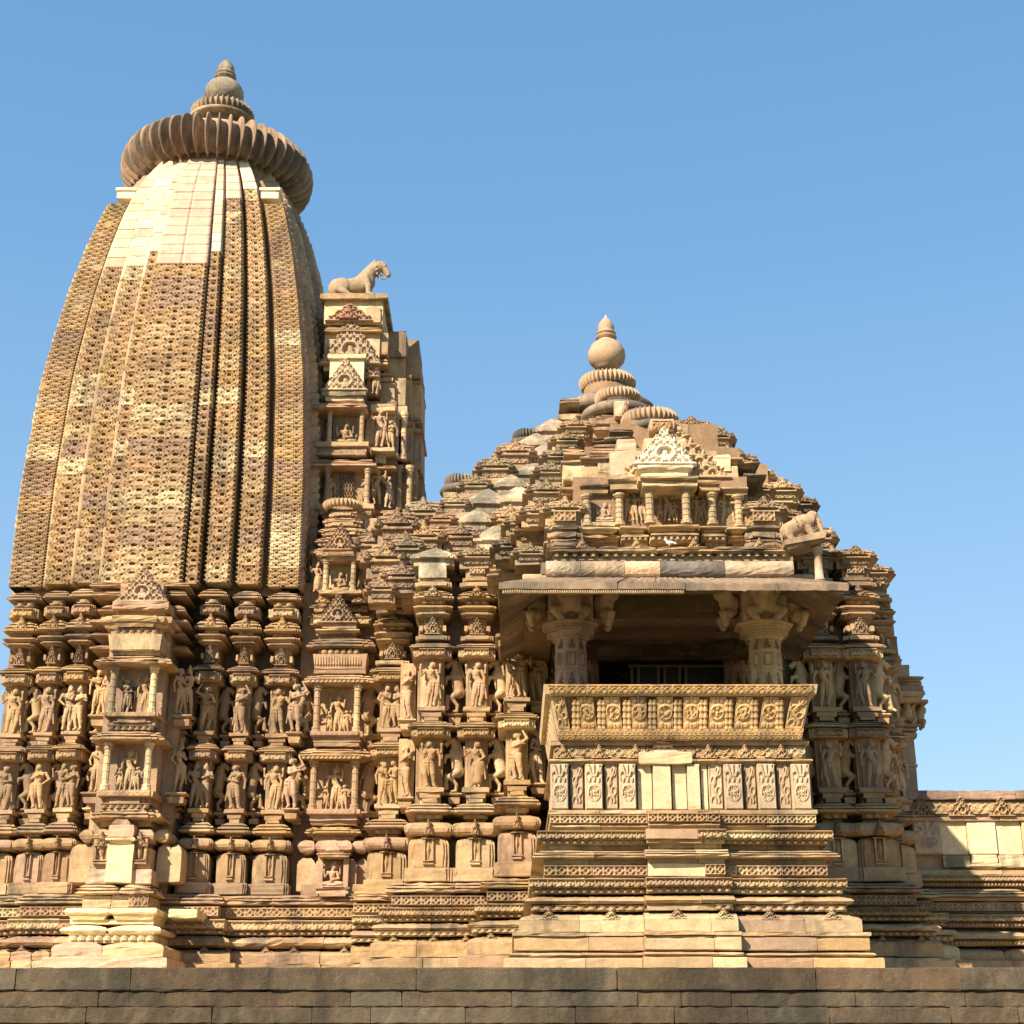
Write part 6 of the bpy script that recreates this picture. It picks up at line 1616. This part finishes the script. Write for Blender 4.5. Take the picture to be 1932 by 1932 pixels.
hbox(XF(1005, 960, 20.9), XF(1480, 960, 20.9), 20.5, 23.4, ZF(1090, 20.5), ZF(960, 20.5), 'roof_base', BROWN, porch)
hbox(XF(1050, 900, 21.4), XF(1440, 900, 21.4), 21.0, 23.8, ZF(960, 21.2), ZF(885, 21.2), 'roof_base', BROWN, porch)
# pigeon on the ledge
pg = sculpt('pigeon', [('e', (0, 0, .085), (.085, .05, .05)), ('c', (.05, 0, .1), (.09, 0, .15), .032, .024), ('e', (.098, 0, .165), (.027, .024, .024)), ('c', (.115, 0, .162), (.135, 0, .155), .009, .004), ('c', (-.06, 0, .09), (-.15, 0, .06), .03, .018),
    ('c', (.01, -.015, .05), (.012, -.015, .0), .008, .008), ('c', (.01, .015, .05), (.012, .015, .0), .008, .008)], .008, .012, zmin=0)
YQ = YR + .10
pgo = add('pigeon', pg, (XF(1262, 1024, YQ), YR + .0, ZF(1026, YR - .06) - .012), None, (.5, .49, .47), 'feather', scale=(-.55, .55, .55))
pgo['label'] = 'small white pigeon resting on the ledge above the porch eaves'; pgo['category'] = 'bird'
# elephant, its ledge and the post under it
YE = 18.75
em = sculpt('elephant', elephant(), .011, .014, zmin=0)
ez = ZF(1024, YE)
sc_e = .56
tilt = math.atan2(ZF(1012, YE) - ZF(1031, YE), XF(1552, 1012, YE) - XF(1478, 1031, YE))
quadprism('sloping_ledge', [(XF(1476, 1036, YE), YE - .22, ZF(1038, YE)), (XF(1551, 1017, YE), YE - .22, ZF(1024, YE)), (XF(1554, 1012, YE), YE - .22, ZF(1010, YE)), (XF(1474, 1028, YE), YE - .22, ZF(1029, YE))], (0, 1, 0), .52, (.44, .31, .19))
quadprism('sloping_ledge', [(XF(1482, 1036, YE), YE - .18, ZF(1044, YE)), (XF(1545, 1024, YE), YE - .18, ZF(1028, YE)), (XF(1546, 1020, YE), YE - .18, ZF(1024, YE)), (XF(1480, 1032, YE), YE - .18, ZF(1037.5, YE))], (0, 1, 0), .42, (.38, .26, .165))
elo = add('elephant_statue', em, (XF(1519, 1016, YE), YE - .10, ZF(1021, YE - .2) + .035), None, (.46, .32, .195), 'stone', scale=(sc_e * 1.05, sc_e * .9, sc_e * 1.0), rot=(0, -tilt, 0))
elo['label'] = 'walking stone elephant on the sloping ledge right of the porch roof'; elo['category'] = 'statue'
pl_ = lathe('strut', [(.09, 0), (.09, .05), (.065, .06), (.07, .10), (.078, .105), (.078, .125), (.065, .13), (.06, .3), (.056, .56), (.072, .565), (.072, .585), (.058, .59), (.07, .61), (.085, .625), (.085, .645), (.07, .66)], 18)
zs0, zs1 = ZF(1096, YE - .1), ZF(1026, YE - .1)
add('support_post', pl_, (XF(1547, 1060, YE - .1), YE - .1 + .1, zs0 - .05), porch, (.58, .42, .28), 'clean', scale=(.9, .9, (zs1 - zs0 + .03) / .66))

# ================================================================== right of the hall: entrance porch and its parapet wall
ent = thing('entrance_porch', (7.2, 23.6, PZ), 'low side wall of cream upright panels with a pillar at the far right', 'porch')
YE2 = 24.9
def pe(kind, x0, x1, y0, y1, Y, nm, **k): return pcourse(kind, x0, x1, y0, y1, Y, ent, nm, **k)
for a, b, y0, y1, Y, c, kd in ((1560, 1662, 1070, 1150, 23.9, TAN, 'slab'), (1600, 1672, 1086, 1120, 23.6, ROSE, 'slab'), (1610, 1680, 1120, 1160, 23.8, TAN, 'slab'), (1600, 1686, 1155, 1200, 24.0, TAN, 'slab'), (1600, 1694, 1200, 1236, 24.1, BROWN, 'slab'), (1590, 1700, 1236, 1262, 24.2, TAN, 'slab'),
        (1600, 1716, 1254, 1276, 24.5, GREY, 'slab'), (1600, 1744, 1275, 1284, 24.7, GREY, 'lip'), (1600, 1738, 1284, 1293, 24.8, TAN, 'slab'), (1600, 1742, 1293, 1302, 24.7, BROWN, 'slab'), (1600, 1746, 1302, 1322, 24.7, TAN, 'lip')):
    pe(kd, a, b, y0, y1, Y, 'roof_stone', d=2.0, col=c, mat='old' if rnd.random() < .5 else None, chip=.03)
xa = XF(1702, 1420, YE2); 
add('bracket_capital', FIG['bracket'], (XF(1712, 1345, YE2), YE2 + .3, ZF(1366, YE2)), ent, TAN, scale=(.72, .8, .85))
for y0, y1, hw, k in ((1366, 1374, 28, 'lip'), (1374, 1382, 24, 'lip'), (1382, 1392, 22, 'slab'), (1392, 1440, 17, 'rec'), (1441, 1446, 19, 'slab'), (1447, 1500, 18, 'rec')):
    pe(k, 1708 - hw + (y0 - 1366) * .06, 1708 + hw + (y0 - 1366) * .06, y0, y1, YE2, 'pillar_drum', d=.32, col=TAN)
YF = 23.6
xl = XF(1703, 1500, YF)
def er(kind, y0, y1, o, nm, carve=None, pal='base', n=5, x0=1703, mat=None):
    Y = YF - o; z0, z1 = ZF(y1, Y), ZF(y0, Y); a = XF(x0, (y0 + y1) / 2, Y); b = 13.0; h = z1 - z0
    cuts = [a + (b - a) * (i / n) + (rnd.uniform(-.1, .1) if 0 < i < n else 0) for i in range(n + 1)]
    for i in range(n):
        c = pick(pal); w = cuts[i + 1] - cuts[i] - .006; cx = (cuts[i] + cuts[i + 1]) / 2
        k = {'dent': 'rec'}.get(kind, kind)
        blk = course(k, cx, w, Y + rnd.uniform(-.004, .004), z0, z1, ent, nm, d=1.0, col=c, chip=.015, mat=mat if mat else ('clean' if rnd.random() < .3 else None), jit=.002)
        if carve: frieze(carve, cx, w, Y, z0 + h * .1, h * .8, blk, 1.2, col=c, depth=.04)
er('slab', 1491, 1508, .05, 'coping_stone', n=4, pal=(.40, .28, .21), mat='old')
er('rec', 1509, 1540, -.04, 'gable_frieze', 'scroll', x0=1708)
er('slab', 1541, 1549, .03, 'plain_course')
for i in range(9): pediment(xl + .25 + i * .62, .42, YF + .0, ZF(1541, YF), .30, ent, 1, TAN, name='arch_ornament')
zpa, zpb = ZF(1612, YF), ZF(1549, YF)
x = xl + .10
i = 0
while x < 12.5:
    w = .44 if i % 2 == 0 else .40
    Y = YF - (.0 if i % 2 == 0 else -.05)
    c = (.50, .36, .24) if i == 0 else rnd.choice([(.66, .54, .32), (.70, .58, .35), (.62, .50, .30)])
    o = course('slab', x + w / 2, w - .012, Y, zpa, zpb, ent, 'upright_panel', d=.4, col=c, mat='clean', chip=.004, jit=.0015)
    if i == 0: add('panel_carving', PM['disc'], (x + w / 2, Y - .004, zpa + .01), ent, c, scale=(w - .03, 1, zpb - zpa - .02))
    if i % 2 == 0 and i: course('lip', x + w / 2, w + .04, YF - .05, ZF(1642, YF), zpa - .14, ent, 'panel_foot', d=.5, col=c, mat='old', chip=.01); course('slab', x + w / 2, w - .06, YF - .02, zpa - .13, zpa - .01, ent, 'panel_foot', d=.5, col=c, mat='clean', chip=.01)
    elif i: course('slab', x + w / 2, w, YF + .02, ZF(1636, YF), zpa - .01, ent, 'panel_foot', d=.5, col=c, mat='old', chip=.01)
    x += w; i += 1
hbox(xl + .1, 13, YF + .1, YF + 1.5, PZ, ZF(1508, YF), 'wall_core', (.4, .28, .17), ent)
er('dent', 1642, 1650, -.0, 'recessed_course'); er('lip', 1650, 1664, .12, 'lotus_frieze', 'lotus', x0=1708, n=6); er('dent', 1665, 1672, .08, 'dentil_course', 'dent', x0=1710)
er('kap', 1676, 1692, .22, 'cornice', x0=1712, n=4); er('rec', 1692, 1700, .1, 'recessed_course', x0=1715); er('rec', 1702, 1722, .12, 'diamond_frieze', 'dia', x0=1720, n=6)
er('lip', 1724, 1740, .3, 'lotus_frieze', 'lotus', x0=1716, n=6); er('dent', 1741, 1749, .26, 'dentil_course', 'dent', x0=1720); er('roll', 1756, 1774, .42, 'base_moulding', x0=1722, n=4); er('dent', 1775, 1784, .36, 'dentil_course', 'dent', x0=1730)
er('shoulder', 1788, 1812, .46, 'plinth_block', x0=1750, n=6); er('slab', 1812, 1850, .56, 'plain_course', x0=1745, n=5)
# body joining vestibule and hall
hbox(-3.6, -.6, 26.3, 29.0, PZ, ZF(948, 26.3), 'rear_wall', (.34, .24, .15), vest)
